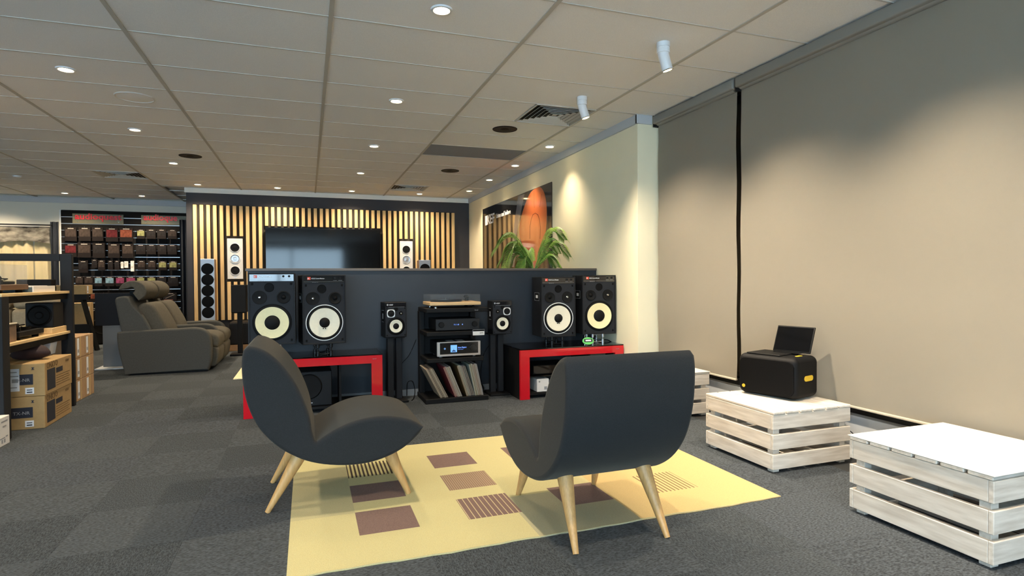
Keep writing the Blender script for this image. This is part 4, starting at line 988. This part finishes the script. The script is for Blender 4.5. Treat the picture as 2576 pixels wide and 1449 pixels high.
# turntable with clear lid on the upper shelf
def deck(loc, label, wood, lid):
    t = thing('shelf_turntable', label, 'turntable', loc, 0, 'turntables on the shelving')
    for a in (-.14, .14):
        for b_ in (-.16, .16): lat('foot', rubber, t, [(.022, 0), (.024, .02), (.02, .024)], 14, 'z', (a, b_, 0))
    box('plinth', wood, t, -.18, .18, -.22, .22, .024, .066, .004)
    p_ = lat('platter', rubber, t, [(.145, .067), (.15, .07), (.15, .088), (0, .09)], 36, 'z', (0, .04, 0))
    lat('record', black_gloss, p_, [(.145, .0905), (.145, .093), (0, .093)], 36, 'z', (0, .04, 0))
    a_ = tb('tonearm', black, t, [(.15, -.18, .11), (.13, 0, .108), (.07, .1, .1)], .005, 8); lat('counterweight', rubber, a_, [(.022, -.235), (.022, -.19)], 14, 'y', (.15, 0, .112), cap=True); lat('pivot', rubber, a_, [(.02, .066), (.02, .1)], 14, 'z', (.15, -.17, 0))
    if lid: box('dust_cover', acrylic, t, -.175, .175, -.215, .215, .068, .22, .003)
deck((-2.30, 5.47, 1.058), 'turntable under a tall clear lid on the upper plywood shelf', M('walnut_plinth', (92, 70, 54), .5), True)
t = thing('white_turntable_base', 'low white and teal box with paper sleeve beside the lidded turntable', 'box', (-2.22, 5.9, 1.058))
box('body', M('teal_grey', (74, 92, 98), .6), t, -.15, .12, -.2, .22, 0, .04, .003); box('lid_sheet', white_card, t, -.15, .11, -.2, .12, .04, .052, .002); box('end_strip', white_card, t, .12, .13, -.2, .22, 0, .05)
t = thing('black_device', 'small black device with a white light on the upper shelf by the end post', 'device', (-2.30, 6.31, 1.058)); box('case', black, t, -.09, .16, -.13, -.02, 0, .105, .004); lat('light', display_lit, t, [(0, -.006), (.012, -.005), (.014, 0)], 14, 'x', (.16, -.08, .055)); box('front', black_gloss, t, .16, .163, -.125, -.025, .01, .04)
# lower shelf: subwoofer driver box, small player, plush roll, base
t = tag(box('shelf_riser', shelf_wood, None, -2.36, -2.07, 5.98, 6.3, .6945, .745, .003), 'low pale wooden riser at the far end of the lower shelf', 'riser')
t = thing('shelf_subwoofer', 'black square speaker with large cone on a riser on the lower shelf', 'speaker', (-2.175, 6.03, .7455)); box('cabinet', black_soft, t, -.1, .1, 0, .22, 0, .215, .006); lat('driver', cone_black, t, [(0, -.012), (.024, -.012), (.032, -.002), (.064, -.008), (.074, -.01), (.08, -.001)], 36, 'y', (0, 0, .108)); lat('driver_rim', rubber, t, [(.08, -.001), (.082, -.006), (.09, -.005), (.092, 0)], 36, 'y', (0, 0, .108))
deck((-2.26, 5.63, .694), 'black open turntable on the lower plywood shelf', black, False)
t = thing('antique_box', 'worn brown keepsake box on the lower shelf by the front post', 'box', (-2.2, 5.27, .694)); box('body', M('worn_wood', (128, 104, 84), .8, var=(12, .3)), t, -.14, .12, -.06, .1, 0.0, .13, .004); box('lid', M('worn_lid', (196, 186, 166), .8), t, -.145, .125, -.065, .105, .131, .142, .003)
# plastic tub and dark bag on the boxes
t = thing('white_tub', 'pale blue-white plastic tub with dark lettering behind the cartons', 'tub', (-2.2, 6.06, .515))
fin(extr(bmesh.new(), [(-.1, 0), (.1, 0), (.12, .115), (-.12, .115)], -.07, .07, 'y', .006, 2), 'tub_body', M('tub_white', (196, 208, 226), .4), t, smooth=40); box('rim', M('tub_white', (196, 208, 226), .4), t, -.126, .126, -.076, .076, .112, .122, .003)
text('Dilson', .045, ink, t, (-.07, -.0715, .055), FRONT)
# kraft cartons with printed sides
def carton(loc, rz, w, d, h, label, mat, big, sticker):
    t = thing('carton', label, 'carton', loc, rz, 'kraft cartons')
    box('box_body', mat, t, -w, 0, 0, d, 0, h, .004)
    box('top_tape', M('tape_tan', (206, 176, 124), .3), t, -w*.54, -w*.46, .002, d-.002, h-.0008, h+.0008)
    if big:
        # end facing the viewer
        box('end_panel_print', ink, t, -w+.03, -.075, -.0012, 0, h*.36, h*.68)
        text('CR-N775D' if False else 'TX-NR', .035, print_grey, t, (-.2, -.0018, h*.46), FRONT)
        box('barcode_label', paper, t, -.125, -.07, -.0014, 0, h*.08, h*.27); box('barcode', ink, t, -.115, -.08, -.002, -.0014, h*.115, h*.15); box('barcode', ink, t, -.115, -.08, -.002, -.0014, h*.19, h*.215)
        box('care_mark', ink, t, -.085, -.066, -.0012, 0, h*.81, h*.825); box('care_mark', ink, t, -.085, -.066, -.0012, 0, h*.87, h*.885); box('care_mark', ink, t, -.08, -.071, -.0012, 0, h*.825, h*.87)
        if sticker:
            lb = box('shipping_label', paper, t, -.275, -.16, -.0022, -.0012, h*.18, h*.86)
            for z_, w_ in ((.74, .09), (.62, .1), (.28, .09)): box('label_line', print_grey, lb, -.265, -.265+w_, -.0028, -.0022, h*z_, h*(z_+.03))
            for k in range(2): box('label_block', print_grey, lb, -.262+.055*k, -.222+.055*k, -.0028, -.0022, h*.44, h*.55)
        # long side facing the aisle
        text('ONKYO', .066, ink_brown, t, (.0012, .04, h*.80), FACE_PX, bold=.001, sx=.95)
        box('side_picture', ink, t, 0, .0012, .045, .215, h*.12, h*.76)
        box('side_flash', ink, t, 0, .0012, .235, .38, h*.56, h*.72)
        for k in range(5): box('side_text', ink_brown, t, 0, .0008, .235, .55-.03*(k % 2), h*(.16+.075*k), h*(.18+.075*k))
        text('NYSO', .03, ink_brown, t, (.0012, .45, h*.82), FACE_PX)
    else:
        box('side_label', paper, t, 0, .0012, d*.12, d*.34, h*.12, h*.92); box('side_barcode', print_grey, t, .0012, .0018, d*.16, d*.3, h*.25, h*.4)
        box('side_tape', M('tape_tan', (206, 176, 124), .3), t, 0, .0009, d*.45, d*.55, .003, h-.003)
    return t
carton((-1.945, 5.455, 0), .03, .44, .6, .253, 'lower of two large printed kraft cartons on the floor', carton_m, True, False)
carton((-1.94, 5.455, .2545), .03, .44, .6, .255, 'upper large printed kraft carton with a taped shipping label', carton_m, True, True)
for lv in range(3):
    for k in range(2):
        carton((-2.075, 6.53+.238*k, .2055*lv), 0, .35, .232, .204, '%s small tan carton %s the end post of the shelving' % (['bottom', 'middle', 'top'][lv], ['right behind', 'one further back from'][k]), carton_t, False, False)
t = thing('dark_cloth_bag', 'crumpled dark maroon bag on the upper kraft carton', 'bag', (-2.13, 5.74, .5105))
bm = bmesh.new(); bmesh.ops.create_icosphere(bm, subdivisions=3, radius=1)
for v in bm.verts:
    n = v.co.normalized(); r = 1+.12*math.sin(n.x*4+1)*math.sin(n.y*4)+.06*math.sin(n.z*6+n.x*3)
    v.co = Vector((n.x*.13*r, n.y*.09*r, max(0, .06+n.z*.065*r)))
fin(bm, 'bag_body', M('maroon_cloth', (44, 26, 28), .8, var=(30, .3)), t, smooth=80)
tb('strap', M('maroon_cloth', (44, 26, 28), .8), t, [(-.08, -.03, .1), (-.06, -.03, .135), (0, -.02, .145), (.05, -.02, .1)], .008, 6)
t = thing('white_carton', 'white printed carton on the carpet at the bottom left edge', 'carton', (-2.012, 5.06, 0))
box('box_body', white_card, t, -.4, 0, -.36, 0, 0, .2, .003)
for k, (a, b_, z_) in enumerate(((-.12, -.03, .165), (-.1, -.05, .13), (-.14, -.07, .05), (-.06, -.03, .055))): box('side_text', print_grey, t, 0, .001, a, b_, z_, z_+.009)
box('care_mark', print_grey, t, 0, .001, -.12, -.1, .02, .045); box('care_mark', print_grey, t, 0, .001, -.085, -.065, .02, .045)
# trestle with cartons far behind the shelving
xt0 = P(190, 800, 'y', 11.3).x; xt1 = P(245, 880, 'y', 11.3).x
ft = P(207, 745, 'y', 11.3)
t = thing('trestle', 'black wooden trestle with slanted leg left of the kiosk', 'trestle', (-3.55, 11.3, 0))
zt_ = ft.z
def lean_leg(xa, xb, y): return tb('leg', black, t, [(xa, y, 0.0), (xb, y, zt_)], .04, 4, smooth=None)
ax = ft.x+3.55; bx_ = xt1+3.55
for y in (0,): lean_leg(bx_, ax, y); lean_leg(ax-.75-(bx_-ax), ax-.75, y)
box('top_beam', black, t, ax-.8, ax+.08, -.06, .06, zt_-.06, zt_+.03)
box('cross_beam', black, t, ax-.7, ax+.12, -.05, .05, .30, .44)
carton((ft.x+.08, 11.22, zt_+.0305), 0, .5, .3, .15, 'shallow kraft carton on top of the black trestle', carton_m, False, False)
carton((ft.x-.0, 11.38+.13, .0), 0, .42, .3, .78, 'tall kraft carton standing behind the black trestle', carton_m, False, False)
